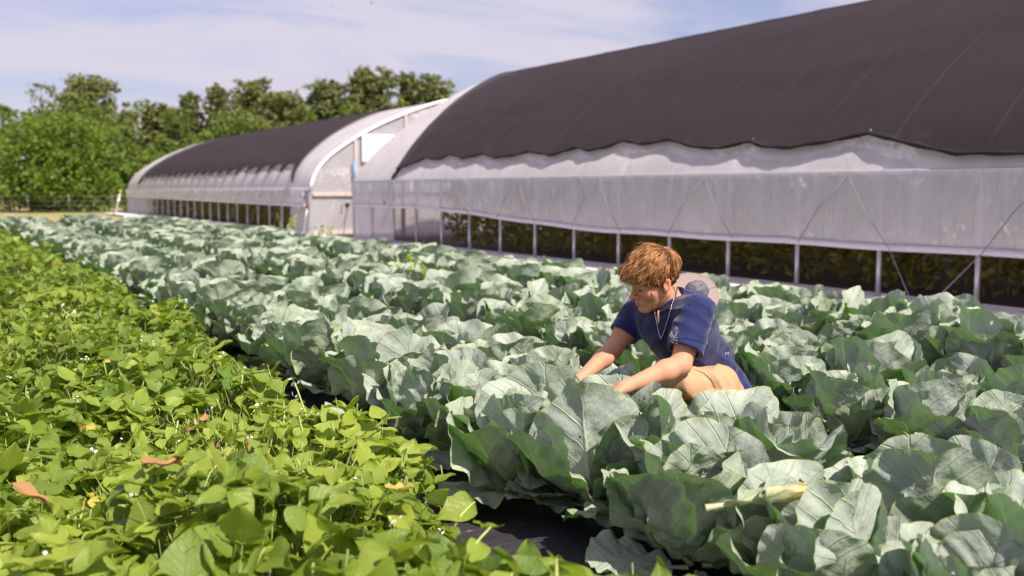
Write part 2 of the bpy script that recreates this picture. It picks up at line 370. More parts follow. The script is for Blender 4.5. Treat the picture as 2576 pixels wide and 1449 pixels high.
def greenhouse(name, label, P, y0, y1, hoops, roll, cloth_edge, cloth_ends, rope_apex, front_wall, closed, baseloc):
    root = empty(name, baseloc, label, 'greenhouse', 'hoop greenhouses beside the cabbage field')
    inv = Vector(baseloc)
    def sub(b, nm, mt, smooth=True, solid=0, par=None):
        o = b.build(nm, mt, None, smooth, solid)
        if par is None: o.parent = root; o.location = -inv
        else: o.parent = par
        return o
    rail = P[0][1]; f, A = arch_fn(P); fc, AC = arch_fn(P, .075); ff, AF = arch_fn(P, .012)
    ys0, ys1 = y0, y1
    # hoops: each its own part
    proto = None
    b = MB(); path = [(WX, 0, 0), (WX, 0, .5), (WX, 0, rail * .8)] + [(WX + A[k][0], 0, A[k][1] - .02) for k in range(0, 241, 8)] + [(WX + 9.1, 0, .5), (WX + 9.1, 0, 0)]
    b.tube(path, .030, 7); me = b.build('hoop', M['steel'])
    hm = me.data; bpy.data.objects.remove(me)
    for y in hoops:
        o = link('hoop', hm, root); o.location = Vector((0, y, 0)) - inv
    # roof film
    b = MB()
    for k0, k1 in ((0, 120), (120, 240)):
        b.grid(lambda u, v: (WX + AF[round(k0 + (k1 - k0) * u)][0], ys0 + (ys1 - ys0) * v, AF[round(k0 + (k1 - k0) * u)][1]), 60, 60)
    sub(b, 'roof_film', M['film_roof'])
    # rails and purlins
    b = MB(); b.tube([(WX - .035, ys0, rail), (WX - .035, ys1, rail)], .034, 8); b.tube([(WX + 9.13, ys0, rail), (WX + 9.13, ys1, rail)], .034, 8); sub(b, 'hip_rail', M['steel'])
    b = MB()
    for s in (.2, .5, .8):
        x, z = f(s); b.tube([(WX + x, ys0, z - .06), (WX + x, ys1, z - .06)], .025, 6)
    sub(b, 'purlin', M['steel'])
    # roll-up curtain
    for side in (0, 1):
        b = MB(); X = WX - .05 if side == 0 else WX + 9.15; sg = -1 if side == 0 else 1
        def cur(u, v):
            y = ys0 + .15 + (ys1 - ys0 - .3) * v; zb = roll(y); z = rail + .02 + (zb - rail) * u
            w = math.sin(math.pi * u)
            fold = .034 * math.sin(y * 9 + u * 5 + 2 * math.sin(y * 1.3)) * w + .05 * noise.noise(Vector((y * 1.4 + u * 2.0, u * 2 - y * .5, 3))) * w
            return (X + sg * (.02 + .05 * w * .4 + abs(fold) * .9), y, z)
        b.grid(cur, 10, 420 if side == 0 else 60); sub(b, 'side_curtain', M['film_side'])
        b = MB(); n = 50; pts = [(X + sg * .03, ys0 + .1 + (ys1 - ys0 - .2) * i / n, roll(ys0 + (ys1 - ys0) * i / n)) for i in range(n + 1)]
        b.tube(pts, .036, 8); sub(b, 'roll_bar', M['roll'])
    # hold-down rope in a zigzag
    for ya in rope_apex:
        b = MB()
        for d in (-1, 1):
            full = ya > 17 or abs(ya + d * 1.08 - 6.8) < .3; zr = roll(ya + d * .62); pt = [(WX - .085, ya, rail - .02), (WX - .19, ya + d * .33, (rail + zr) / 2), (WX - .16, ya + d * .66, zr)]
            if full: pt.append((WX - .33, ya + d * 1.12, .09))
            b.tube(pt, .006, 4)
        sub(b, 'tie_rope', M['rope'])
    # shade cloth
    ys = [p[0] for p in cloth_edge]; zs = [p[1] for p in cloth_edge]
    c0, c1, top0, top1 = cloth_ends
    def sl(v):                    # scalloped lower edge height
        return float(np.interp(v, ys, zs))
    b = MB(); nv = 220; ns = 44
    hp = np.array(hoops)
    def cl(u, v):
        s0a = s_of(AC, sl(c0 + (c1 - c0) * v)); s = s0a + (1 - .12 - s0a) * u
        k = min(1, (s - s0a) / (.5 - s0a))
        e0 = c0 + (top0 - c0) * k; e1 = c1 + (top1 - c1) * k
        y = e0 + (e1 - e0) * v; x, z = fc(s)
        sag = (abs(math.sin(math.pi * (y - hp[0]) / 1.22))) * .004
        sag += .008 * noise.noise(Vector((y * .8, s * 30, 1)))
        rd = abs((y - hp[0] + .61) % 1.22 - .61); sag -= .004 * math.exp(-(rd / .035) ** 2); q = abs(s - s0a) * 60; hang = .02 * math.exp(-q)
        return (WX + x + sag * .6 - hang, y, z - sag)
    b.grid(cl, ns, nv * 3); sub(b, 'shade_cloth', M['cloth'])
    b = MB(); edge = []
    for i in range(nv * 2 + 1):
        p = Vector(cl(0, i / nv / 2)); edge.append(p + Vector((-.015, 0, .005)))
    b.tube(edge, [.026 + .006 * math.sin(i * .7) for i in range(len(edge))], 6)
    for e in (0, 1):
        b.tube([Vector(cl(u / 30, e)) + Vector((-.004, 0, .008)) for u in range(31)], .012, 5)
    sub(b, 'cloth_hem', M['hem'])
    # baseboard
    b = MB(); b.box((WX + .02, (ys0 + ys1) / 2, .06), (.04, ys1 - ys0, .14)); b.box((WX + 9.08, (ys0 + ys1) / 2, .06), (.04, ys1 - ys0, .14)); sub(b, 'baseboard', M['wood'], False)
    # end walls
    for e, yy in enumerate((ys0, ys1)):
        b = MB(); n = 60
        def ew(u, v):
            k = round(240 * u); x, z = A[k]; return (WX + x + .0, yy, (z - .01) * v + (1 - v) * .02)
        b.grid(ew, n, 6)
        V0 = [(WX, yy), (WX + 9.1, yy)]
        wl = sub(b, 'end_wall', M['film_end'])
        b = MB(); dy = -.03 if e == 0 else .03
        for xx in (1.35, 2.9, 4.1, 5.3, 6.4, 7.7):
            zt = float(np.interp(xx, A[:, 0], A[:, 1])); b.box((WX + xx, yy + dy, zt / 2), (.09, .05, zt - .06))
        b.box((WX + .72, yy + dy * 1.9, 1.17), (1.30, .045, .11)); b.box((WX + 2.12, yy + dy * 1.9, 1.17), (1.45, .045, .11)); b.box((WX + 4.55, yy + dy * 1.9, 2.05), (3.2, .045, .09)); b.box((WX + 7.6, yy + dy * 1.9, 1.17), (2.9, .045, .11)); b.box((WX + 2.0, yy + dy * 1.9, .10), (3.9, .045, .14)); b.box((WX + 3.5, yy + dy * 1.9, 2.95), (1.1, .045, .08))
        o = b.build('end_frame', M['wood'], None, False); o.parent = wl
        b = MB(); b.tube([(WX + p[0], yy + dy * .8, p[1] + .015) for p in A[::4]], .05, 6)
        if e == 0 and front_wall: o = b.build('arch_trim', M['trim'], None); o.parent = wl
        if e == 0 and front_wall:
            b = MB(); z0 = 2.12; b.box((WX + 2.12, yy + dy * 3, z0 + .34), (1.2, .03, .78)); 
            for k in range(9): b.box((WX + 2.12, yy + dy * 3.6, z0 + k * .085), (1.14, .02, .018))
            o = b.build('louvre_vent', M['white'], None, False); o.parent = wl
            b = MB(); b.tube([(WX + 1.28, yy + dy * 4, 1.35), (WX + 1.26, yy + dy * 4, 2.1)], .035, 6); o = b.build('blue_pole', M['blue']); o.parent = wl
    # closed bays down to the ground near the ends
    for (a0, a1) in closed:
        b = MB(); b.grid(lambda u, v: (WX - .012 - .012 * math.sin(17 * (a0 + (a1 - a0) * v)), a0 + (a1 - a0) * v, .04 + (rail - .05) * u), 6, 30)
        sub(b, 'corner_film', M['film_end'])
    # crank at the end of the roll bar
    yc = ys0 - .12 if front_wall else ys1 + .12
    b = MB(); zc = roll(yc); b.box((WX - .12, yc, zc), (.08, .07, .11)); b.tube([(WX - .2, yc, zc), (WX - .27, yc, zc), (WX - .27, yc, zc - .2), (WX - .34, yc, zc - .2)], .013, 6)
    sub(b, 'roll_crank', M['red'], False)
    b = MB(); b.tube([(WX - .12, yc, zc), (WX - .26, yc, .02)], .016, 6); sub(b, 'crank_strut', M['steel'])
    return root
M['roll'] = plain('roll_bar_film', (.70, .62, .68), .4, var=.1)
M['trim'] = plain('white_trim', (.86, .82, .80), .45, var=.05)
n_hoops = [6.30 + 1.22 * k for k in range(-8, 15)]
def roll_near(y):
    t = min(1, max(0, (y - 12) / 8)); return .655 + .255 * (t * t * (3 - 2 * t)) + .008 * math.sin(y * 2.3)
edge_n = [(-3.5, 2.0), (-2.4, 1.78), (-1.0, 1.66), (.5, 1.72), (1.6, 1.95), (2.6, 1.74), (3.8, 1.63), (5.93, 1.64), (6.6, 1.66), (7.3, 1.80), (7.93, 1.94), (8.4, 1.87), (9.02, 1.81), (9.5, 1.84), (9.81, 1.92), (10.32, 1.85), (10.9, 1.89), (11.59, 2.03), (11.9, 1.99), (12.22, 1.98), (12.73, 2.06), (13.1, 1.97), (13.52, 1.93), (13.96, 2.0), (14.62, 1.88), (15.48, 1.98), (16.0, 1.91), (16.6, 1.90), (17.18, 2.0), (17.89, 1.92), (18.69, 2.03), (18.9, 1.96), (19.2, 1.93), (19.71, 1.99), (20.3, 1.85), (20.88, 1.76)]
near = greenhouse('greenhouse', 'large near greenhouse with black shade cloth filling the right of the picture', NEARP, -3.46, 23.38, n_hoops, roll_near, edge_n, (-3.4, 20.88, -3.4, 23.2),
                  [7.93 + 2.44 * k for k in range(-4, 7)], False, [(20.9, 23.36)], (WX, 10, 0))
def roll_far(y): return .845 + (y - 26.9) / 28 * .12
edge_f = [(27.95, 1.50)]
rg = random.Random(5)
y = 28.35; k = 0
while y < 50.6:
    hh_ = (2.06 if y < 34 else 1.98) + .05 * rg.random(); edge_f += [(y, 1.78 + .07 * rg.random()), (y + .2, hh_ - .05), (y + .75, hh_), (y + 1.02, hh_ - .03), (y + 1.15, 1.84)]; y += 1.22
edge_f += [(51.2, 1.70), (51.9, 1.55)]
f_hoops = [26.68 + 1.22 * k for k in range(0, 24)]
far = greenhouse('greenhouse', 'smaller far greenhouse with bare white front arch, beyond the large one', FARP, 26.6, 54.85, f_hoops, roll_far, edge_f, (27.95, 51.9, 31.3, 52.0),
                 [28 + 2.44 * k for k in range(0, 11)], True, [(26.63, 28.3), (49.5, 54.8)], (WX, 40, 0))
# loose end of the cloth hem hanging down the near house
b = MB(); b.tube([(WX + .16, 20.9, 1.77), (WX + .03, 20.98, 1.60), (WX - .02, 21.02, 1.45), (WX - .07, 21.15, 1.2), (WX - .10, 21.25, .96)], [.05, .04, .03, .02, .012], 6)
o = b.build('cloth_tail', M['hem']); o.parent = near; o.location = -Vector((WX, 10, 0))
# white knotted ties on the hem
for y, z in ((7.93, 1.95), (9.81, 1.93), (5.9, 1.95)):
    b = MB()
    x = WX + float(np.interp(z, [p[1] for p in NEARP], [p[0] for p in NEARP])) - .06
    b.tube([(x, y - .05, z - .05), (x - .02, y, z + .03), (x, y + .06, z - .03)], .008, 5); b.tube([(x, y, z), (x - .02, y - .18, z - .17)], .005, 4)
    o = b.build('cloth_tie', M['white']); o.parent = near; o.location = -Vector((WX, 10, 0))
vines('tomato_vines', 'rows of dark tomato plants growing inside the large near greenhouse', [10.35, 11.9], -2.5, 20.2, 1.9, seed=3, dens=1.5)
vines('tomato_vines', 'rows of dark tomato plants growing inside the far greenhouse', [10.1, 11.9], 28.6, 52, 1.75, seed=4, dens=.9)
vines('tomato_vines', 'more distant tomato rows deep inside the large near greenhouse', [13.7, 15.6], -2.5, 20.5, 1.9, seed=7, dens=.5)

# ------------------------------------------------------------------ trees
def crown(name, parent, blobs, n, size, mat, seed, flat=0, tint0=.5):
    rg = np.random.default_rng(seed); bl = np.array(blobs, float)   # x,y,z,rx,rz
    w = bl[:, 3] ** 2; w /= w.sum(); k = rg.choice(len(bl), n, p=w)
    # each blob carries its own small clusters, so the outline is uneven
    nc = 26; d = rg.normal(0, 1, (len(bl), nc, 3)); d /= np.linalg.norm(d, axis=2)[..., None]
    rad = rg.uniform(.55, 1.08, (len(bl), nc)); cs = rg.uniform(.22, .42, (len(bl), nc)); ct = rg.normal(0, .17, (len(bl), nc))
    j = rg.integers(0, nc, n); g = rg.normal(0, 1, (n, 3)); g /= np.linalg.norm(g, axis=1)[:, None]; g *= (rg.random(n) ** .45)[:, None]
    q = d[k, j] * rad[k, j][:, None] + g * cs[k, j][:, None] * np.array([1, 1, 1 - flat])
    P = bl[k, :3] + q * np.stack([bl[k, 3], bl[k, 3], bl[k, 4]], 1)
    V, Q, T = leaf_cards(P, rg.uniform(.6, 1.3, n) * size, rg, up=.35)
    tint = np.clip(tint0 + ct[k, j] + rg.normal(0, .12, n), 0, 1)
    return link(name, make_mesh(name, V, Q, tint=np.repeat(tint, T), mats=[mat], smooth=False), parent)
def tree(name, label, group, x, F, top, width, mat, size, seed, shape='round', n=4200, base=.9):
    """x,top,width in photo pixels at forward distance F"""
    p = at(x, 531, F); p.z = 0; H = at(x, top, F).z; W = width / 2504 * F / 2
    root = empty(name, p, label, 'tree', group); rg = random.Random(seed); bl = []
    if shape == 'round':
        for i in range(9):
            a = rg.uniform(0, 6.28); r = W * .55 * rg.random() ** .5; z = rg.uniform(.32, .78) * H
            s = W * rg.uniform(.38, .6) * (1.1 - abs(z / H - .5)); bl.append((r * math.cos(a), r * math.sin(a), z, s, s * .85))
        bl.append((0, 0, H - W * .42, W * .5, W * .42)); bl.append((0, 0, H * .25, W * .7, H * .25))
        bl.append((W * .3, 0, H * .6, W * .6, W * .5)); bl.append((-W * .35, 0, H * .55, W * .6, W * .5))
    else:
        m = 19
        for i in range(m):
            t = i / (m - 1); z = H * (.42 + .55 * t); rr = W * (1 - .72 * max(0, t - .35) / .65) * (.6 + .5 * min(1, t * 4)); a = i * 2.4 + rg.random()
            k = rg.uniform(.15, .75) * rr; s = W * rg.uniform(.42, .62) * (1 - .30 * t); bl.append((k * math.cos(a), k * math.sin(a), z - s * .5 * t, s, s * .75))
        bl.append((0, 0, H - W * .4, W * .55, W * .45))
        bl.append((0, 0, H * .62, W * .7, H * .16))
    crown('crown', root, bl, n, size, mat, seed, .35 if shape != 'round' else 0)
    b = MB(); r0 = .05 + H * .022
    tz = H * (.9 if shape != 'round' else .6); b.tube([(0, 0, -.1), (.1, 0, tz * .4), (0, .1, tz * .75), (0, 0, tz)], [r0, r0 * .8, r0 * .5, r0 * .2], 7)
    for i in range(0, len(bl), 1):
        x_, y_, z_, s_, _ = bl[i]
        if z_ > H * .3: b.tube([(0, 0, max(.3, z_ * .72)), (x_ * .5, y_ * .5, z_ * .9), (x_, y_, z_)], [r0 * .38, r0 * .25, r0 * .1], 5)
    b.build('trunk', M['bark'], root)
    return root
G1 = 'trees along the far edge of the field'
TREES = [
 # name, label, x, F, top, width, mat, size, shape, n
 ('deciduous_tree', 'broad bright green bushy tree at the far left edge of the field', 150, 58, 272, 330, 'bush', .26, 'round', 15000),
 ('deciduous_tree', 'bright green leafy tree cut off by the left picture edge', -60, 60, 330, 210, 'bush', .26, 'round', 5000),
 ('deciduous_tree', 'bright green low tree between the broad bushy one and the far greenhouse', 385, 60, 375, 170, 'bush', .26, 'round', 6500),
 ('pine_tree', 'tall olive pine rising behind the broad bushy tree at left', 232, 88, 187, 234, 'pine', .36, 'pine', 12636),
 ('deciduous_tree', 'tall thin-topped tree with sparse twigs, left of the tall olive pine', 118, 84, 205, 125, 'bush2', .30, 'round', 2300),
 ('deciduous_tree', 'green tree crown directly below the tall olive pine', 190, 80, 245, 190, 'bush2', .32, 'round', 5000),
 ('deciduous_tree', 'small distant green tree at the left picture edge above the bush', 20, 90, 262, 95, 'bush2', .34, 'round', 3000),
 ('deciduous_tree', 'low dark green tree just right of the tall olive pine', 335, 92, 275, 90, 'bush2', .34, 'round', 2600),
 ('pine_tree', 'small brownish pine standing between the two taller groups of pines', 405, 92, 262, 125, 'pine', .34, 'pine', 6318),
 ('deciduous_tree', 'rounded yellow-green tree standing left of centre behind the far greenhouse', 452, 72, 268, 130, 'bush2', .30, 'round', 6000),
 ('deciduous_tree', 'wide yellow-green tree rising above the middle of the far greenhouse roof', 610, 72, 275, 200, 'bush2', .30, 'round', 7000),
 ('deciduous_tree', 'lower yellow-green tree close to the far end of the far greenhouse', 520, 68, 330, 120, 'bush', .30, 'round', 4500),
 ('pine_tree', 'leftmost small pine of the right-hand group of pines', 487, 92, 232, 96, 'pine', .34, 'pine', 5832),
 ('pine_tree', 'slim pine, second from the left in the right-hand group of pines', 557, 92, 214, 108, 'pine', .34, 'pine', 6318),
 ('pine_tree', 'broad dark pine left of the brownish one in the right-hand group', 640, 90, 200, 188, 'pine', .36, 'pine', 11178),
 ('pine_tree', 'brownish dense pine in the middle of the right-hand group of pines', 715, 86, 225, 171, 'pine', .34, 'pine', 10206),
 ('pine_tree', 'round-headed pine left of the tallest pine', 822, 92, 197, 163, 'pine', .34, 'pine', 9720),
 ('pine_tree', 'tallest pine of the right-hand group, pointed top', 935, 92, 163, 202, 'pine', .36, 'pine', 14580),
 ('pine_tree', 'narrow pine just right of the tallest pine', 1028, 94, 183, 96, 'pine', .34, 'pine', 5832),
 ('pine_tree', 'rightmost broad pine, beside the peak of the far greenhouse', 1095, 92, 192, 180, 'pine', .36, 'pine', 10206),
 ('deciduous_tree', 'dark green understorey tree beneath the round-headed pine', 770, 84, 262, 110, 'bush2', .34, 'round', 3600),
 ('deciduous_tree', 'dark green understorey tree beneath the tallest pine', 890, 84, 250, 130, 'bush2', .34, 'round', 3600),
 ('deciduous_tree', 'dark understorey tree hidden mostly by the far greenhouse peak', 1010, 86, 250, 140, 'bush2', .34, 'round', 3200),
 ('deciduous_tree', 'leafy tree behind the bushes between the tall olive pine and the brown pine', 300, 76, 300, 140, 'bush2', .34, 'round', 4000),
]
for i, (nm, lb, x, F, top, w, mt, sz, sh, n) in enumerate(TREES):
    tree(nm, lb, G1, x, F, top, w, M[mt], sz, 100 + i, sh, n)
# far wood seen as one mass behind the single trees
rg_ = np.random.default_rng(8); n = 26000; xs = rg_.uniform(-500, 2900, n); pts = []
Fv = 104 + rg_.uniform(0, 8, n); rr = (xs - 1288) / 2504 * Fv
hz = (9.2 + .9 * np.sin(xs * .021) + .7 * np.sin(xs * .053 + 1)) * rg_.random(n) ** .6
P = np.c_[rr * c30 + Fv * s30, -rr * s30 + Fv * c30, hz]
V, Q, T = leaf_cards(P, rg_.uniform(.35, .75, n), rg_, .3)
o = link('far_wood', make_mesh('far_wood', V, Q, tint=np.repeat(np.clip(rg_.normal(.4, .2, n), 0, 1), T), mats=[M['bush2']], smooth=False)); tag(o, 'distant wood reading as one mass behind the single trees', 'wood', kind='stuff')
# hedge of undergrowth at the foot of the trees
n = 9000; xs = rg_.uniform(-300, 420, n); Fv = 56 + rg_.uniform(0, 5, n); rr = (xs - 1288) / 2504 * Fv
hz = (1.7 + .5 * np.sin(xs * .05) + .3 * np.sin(xs * .13)) * rg_.random(n) ** .7
P = np.c_[rr * c30 + Fv * s30, -rr * s30 + Fv * c30, hz]
V, Q, T = leaf_cards(P, rg_.uniform(.14, .32, n), rg_, .3)
o = link('undergrowth', make_mesh('undergrowth', V, Q, tint=np.repeat(np.clip(rg_.normal(.35, .2, n), 0, 1), T), mats=[M['bush']], smooth=False)); tag(o, 'low undergrowth along the foot of the trees behind the fence', 'undergrowth', kind='stuff')
# wire fence
fx0 = at(-260, 540, 53.5); fx1 = at(322, 540, 55.5); fx0.z = fx1.z = 0
root = empty('wire_fence', fx0, 'thin wire fence in front of the trees at far left', 'fence')
b = MB(); d = fx1 - fx0
for z in (.15, .42, .67, .94): b.tube([Vector((0, 0, z)) + d * t / 12 + Vector((0, 0, -.03 * math.sin(math.pi * (t % 3) / 3))) for t in range(13)], .006, 4)
b.build('wire', M['rope'], root)
for t in (.02, .2, .38, .56, .74, .93):
    b = MB(); q = d * t; b.tube([q, q + Vector((0, 0, 1.05))], .016, 6); b.build('fence_post', M['rope'], root)
# leaning white stake with a yellow top
M['yel'] = plain('yellow_paint', (.75, .55, .05), .5)
p = at(290, 549, 50); p.z = 0; root = empty('marker_stake', p, 'leaning white marker stake with yellow top at the field corner', 'stake')
dv_ = at(304, 485, 50) - at(290, 549, 50)
b = MB(); b.tube([(0, 0, 0), dv_ * .6, dv_ * .85], .028, 6); b.build('shaft', M['trim'], root)
b = MB(); b.tube([dv_ * .85, dv_], .032, 6); b.build('yellow_top', M['yel'], root)
b = MB(); b.box(dv_ * .62, (.10, .10, .12)); b.build('insulator', M['trim'], root, False)
# two birds
def bird(px, py, F, s, label):
    o0 = at(px, py, F); b = MB()
    b.tube([(-.16 * s, 0, 0), (-.08 * s, 0, .01 * s), (.04 * s, 0, .015 * s), (.13 * s, 0, .01 * s), (.19 * s, 0, 0)], [.008 * s, .03 * s, .042 * s, .028 * s, .006 * s], 8)
    for q in (-1, 1):
        b.add([(.07 * s, 0, .02 * s), (.05 * s, q * .17 * s, .09 * s), (-.06 * s, q * .36 * s, .05 * s), (-.03 * s, q * .15 * s, .075 * s), (-.06 * s, 0, .02 * s)], [(0, 1, 3, 4), (1, 2, 3)])
    o = b.build('bird', M['hem'], None, True, .006); o.location = o0; o.rotation_euler = (.2, .2, 2.2)
    tag(o, label, 'bird', 'birds high in the sky')
bird(935, 7, 60, .42, 'larger dark bird flying near the top edge of the sky')
bird(836, 17, 85, .32, 'tiny faint bird flying left of the larger one')
# ------------------------------------------------------------------ cabbages
def cab_leaf(rg, L, W, a0, a1, tip, cup, nr, nt, ruf=.02, pet=.05):
    rho = np.linspace(0, 1, nr + 1)[1:] ** .8; th = np.arange(nt) * 2 * math.pi / nt
    R, T = np.meshgrid(rho, th, indexing='ij')
    ph = rg.uniform(0, 6.28, 8)
    k = 1 + .035 * np.sin(3 * T + ph[0]) + .025 * np.sin(7 * T + ph[1]) + \
        .009 * (nt > 38) * np.sin(15 * T + ph[2]) + .005 * (nt > 60) * np.sin(23 * T + ph[7])
    u = np.r_[[0.], (R * np.sin(T)).ravel()]; v = np.r_[[.5], (.5 + .5 * R * np.cos(T)).ravel()]
    kk = np.r_[[1.], (1 + (k - 1) * R ** 2).ravel()]; rr = np.r_[[0.], R.ravel()]; tt = np.r_[[0.], T.ravel()]
    ub = u * kk; vb = .5 + (v - .5) * kk
    n = 60; sv = np.linspace(-.3, 1.15, n); a = a0 + (a1 - a0) * np.clip(sv, 0, 1) ** .9 - tip * np.clip((sv - .62) / .38, 0, 1.3) ** 2
    ds = (sv[1] - sv[0]) * L; cr_ = np.cumsum(np.cos(a)) * ds; cz = np.cumsum(np.sin(a)) * ds
    i0 = np.argmin(abs(sv)); cr_ -= cr_[i0]; cz -= cz[i0]
    c_r = np.interp(vb, sv, cr_) + pet * math.cos(a0); c_z = np.interp(vb, sv, cz) + pet * math.sin(a0); aa = np.interp(vb, sv, a)
    We = W * (.80 + .28 * vb); x = ub * We; cu = cup / W
    lat = np.sin(x * cu) / cu; off = (1 - np.cos(x * cu)) / cu
    off -= np.clip(np.abs(u) - .55, 0, 1) ** 2 * W * 1.1 * rg.uniform(.2, 1.3)
    k1, k2, k3 = rg.integers(4, 6), rg.integers(7, 10), rg.integers(12, 16); h2, h3 = (1 if nt > 20 else 0), (1 if nt > 38 else 0)
    off += ruf * rr ** 3 * (.30 * np.sin(k1 * tt + ph[3]) + .36 * h2 * np.sin(k2 * tt + ph[4]) + .24 * h3 * np.sin(k3 * tt + ph[5]))
    off += .0035 * np.sin(2 * math.pi * 5.2 * (vb - .48 * np.abs(u) ** .75) + 1) * np.clip(np.abs(u) * 4, 0, 1) * rr
    off += .0045 * np.sin(u * 11 + ph[6]) * np.sin(vb * 17 + ph[2]) - .006 * np.exp(-(u / .07) ** 2)
    off += .010 * np.sin(u * 4 + ph[1]) * np.sin(vb * 6 + ph[5])
    V = np.c_[c_r - np.sin(aa) * off, lat, c_z + np.cos(aa) * off]
    Q = []
    idx = 1 + np.arange(nr * nt).reshape(nr, nt); nx = np.roll(idx, -1, 1)
    Q = np.stack([idx[:-1], idx[1:], nx[1:], nx[:-1]], -1).reshape(-1, 4)
    c0 = np.stack([np.zeros(nt // 2, int), idx[0][0::2], idx[0][1::2], np.roll(idx[0], -2)[0::2]], -1)
    Q = np.vstack([Q, c0]); uv = np.c_[u * .5 + .5, v]
    # petiole
    m = len(V); ts = np.linspace(0, 1, 4); pr = []; sp = .011 * (L / .3)
    for q in ts:
        r_ = np.array([pet * math.cos(a0) * 1.25 * q, 0, pet * math.sin(a0) * 1.25 * q])
        for w in range(5): pr.append(r_ + sp * (1.15 - .5 * q) * np.array([-math.sin(a0) * math.sin(w * 1.2566) * .7, math.cos(w * 1.2566), math.cos(a0) * math.sin(w * 1.2566) * .7]))
    V = np.vstack([V, pr]); uv = np.vstack([uv, np.tile([.5, .3], (20, 1))])
    Q = np.vstack([Q, [[m + i * 5 + w, m + i * 5 + (w + 1) % 5, m + (i + 1) * 5 + (w + 1) % 5, m + (i + 1) * 5 + w] for i in range(3) for w in range(5)]])
    return V, Q, uv
def cab_plant(seed, lod):
    rg = np.random.default_rng(seed); nr, nt = {0: (12, 76), 1: (7, 40), 2: (4, 14)}[lod]
    Vs, Qs, Us, Ts = [], [], [], []; n0 = 0; az0 = rg.uniform(0, 6.28); k = 0
    D = math.radians
    def lf(n, L, W, a0, a1, tip, cup, z0, r0, ruf, tint):
        nonlocal n0, k
        for i in range(n):
            sc = rg.uniform(.86, 1.14)
            V, Q, U = cab_leaf(rg, L * sc, W * sc * rg.uniform(.92, 1.1), D(a0 + rg.normal(0, 7)), D(a1 + rg.normal(0, 12)), D(tip * rg.uniform(.3, 1.5)), cup * rg.uniform(.6, 1.3), nr, nt, ruf * rg.uniform(.6, 1.5))
            V[:, 0] += r0; V[:, 2] += z0
            tw = rg.normal(0, .15); c_, s_ = math.cos(tw), math.sin(tw)       # twist about the leaf's own base direction
            y, z = V[:, 1] * c_ - (V[:, 2] - z0) * s_ * .5, (V[:, 2] - z0) * c_ + V[:, 1] * s_ + z0
            V[:, 1], V[:, 2] = y, z
            a = az0 + k * 2.39996 + rg.normal(0, .15); k += 1; c_, s_ = math.cos(a), math.sin(a)
            x, y = V[:, 0] * c_ - V[:, 1] * s_, V[:, 0] * s_ + V[:, 1] * c_; V[:, 0], V[:, 1] = x, y
            V[:, 2] = np.where(V[:, 2] < .02, .02 + (V[:, 2] - .02) * .15, V[:, 2])
            Vs.append(V); Qs.append(Q + n0); Us.append(U); Ts.append(np.full(len(V), np.clip(tint + rg.normal(0, .22), 0, 1))); n0 += len(V)
    if lod < 2: lf(4, .15, .09, 60, 135, 0, 1.3, .15, .02, .006, .35)
    lf(4, .26, .155, 58, 112, 35, 1.15, .12, .03, .014, .3)
    lf(6, .33, .200, 46, 92, 38, .8, .10, .03, .019, .4)
    lf(6, .34, .200, 30, 66, 34, .65, .08, .03, .022, .55)
    if lod < 2: lf(4, .27, .135, 8, 22, 60, .5, .06, .03, .022, .8)
    return np.vstack(Vs), np.vstack(Qs), np.vstack(Us), np.concatenate(Ts)
def head_mesh(seed, R=.085):
    rg = np.random.default_rng(seed); nu, nv = 28, 18; V = []; U = []
    for j in range(nv + 1):
        for i in range(nu):
            a = 2 * math.pi * i / nu; b = math.pi * j / nv
            r = R * (1 + .04 * math.sin(3 * a + 4 * b + seed) + .025 * abs(math.sin(2.5 * a + 1.5 * b)))
            V.append((r * math.sin(b) * math.cos(a), r * math.sin(b) * math.sin(a), .215 + r * .9 * math.cos(b))); U.append((.5 + .35 * math.sin(a * 1.5), .85 * abs(b / math.pi)))
    Q = [(j * nu + i, (j + 1) * nu + i, (j + 1) * nu + (i + 1) % nu, j * nu + (i + 1) % nu) for j in range(nv) for i in range(nu)]
    return make_mesh('cabbage_heart', V, Q, U, np.full(len(V), .7), mats=[M['cab']])
NV = 14
cabs0 = []
for i in range(NV):
    V, Q, U, T = cab_plant(40 + i, 0); cabs0.append(make_mesh('leaves', V, Q, U, T, mats=[M['cab']]))
cabs1 = []
for i in range(8):
    V, Q, U, T = cab_plant(80 + i, 1); cabs1.append(make_mesh('leaves', V, Q, U, T, mats=[M['cab']]))
cabs2 = [cab_plant(120 + i, 2) for i in range(8)]
hearts = [head_mesh(i) for i in range(4)]
BEDS = [2.39, 4.02, 5.60]
BEDN = ['bed nearest the beans', 'middle bed', 'bed nearest the greenhouses']
PERSON = [((2.96, 3.22), .30), ((2.55, 3.0), .2), ((2.72, 3.35), .22)]
rg = random.Random(77); plants = []
for bi, bx in enumerate(BEDS):
    for li, off in enumerate((-.27, .27) ):
        y = -1.0 + rg.random() * .2 + li * .2
        while y < 32:
            x = bx + off + rg.uniform(-.06, .06); yy = y + rg.uniform(-.05, .05); y += .455 + rg.uniform(-.03, .04)
            if any(math.hypot(x - p[0], yy - p[1]) < r for p, r in PERSON): continue
            if fwd(x, yy) < 1.75: continue
            plants.append((x, yy, bi, rg.uniform(.90, 1.18)))
HERO = [(2.58, 2.62, 0, 1.07, "full cabbage plant hiding the crouching person's hips"), (2.06, 3.30, 0, 1.12, "cabbage plant just behind the crouching person's farther hand"), (2.15, 2.98, 0, 1.15, "cabbage plant hiding the crouching person's nearer hand"), (2.30, 2.62, 0, 1.1, "cabbage plant in front of the crouching person's knees")]
plants = [p for p in plants if all(math.hypot(p[0] - h[0], p[1] - h[1]) > .30 for h in HERO)]
vis = []; rest = []
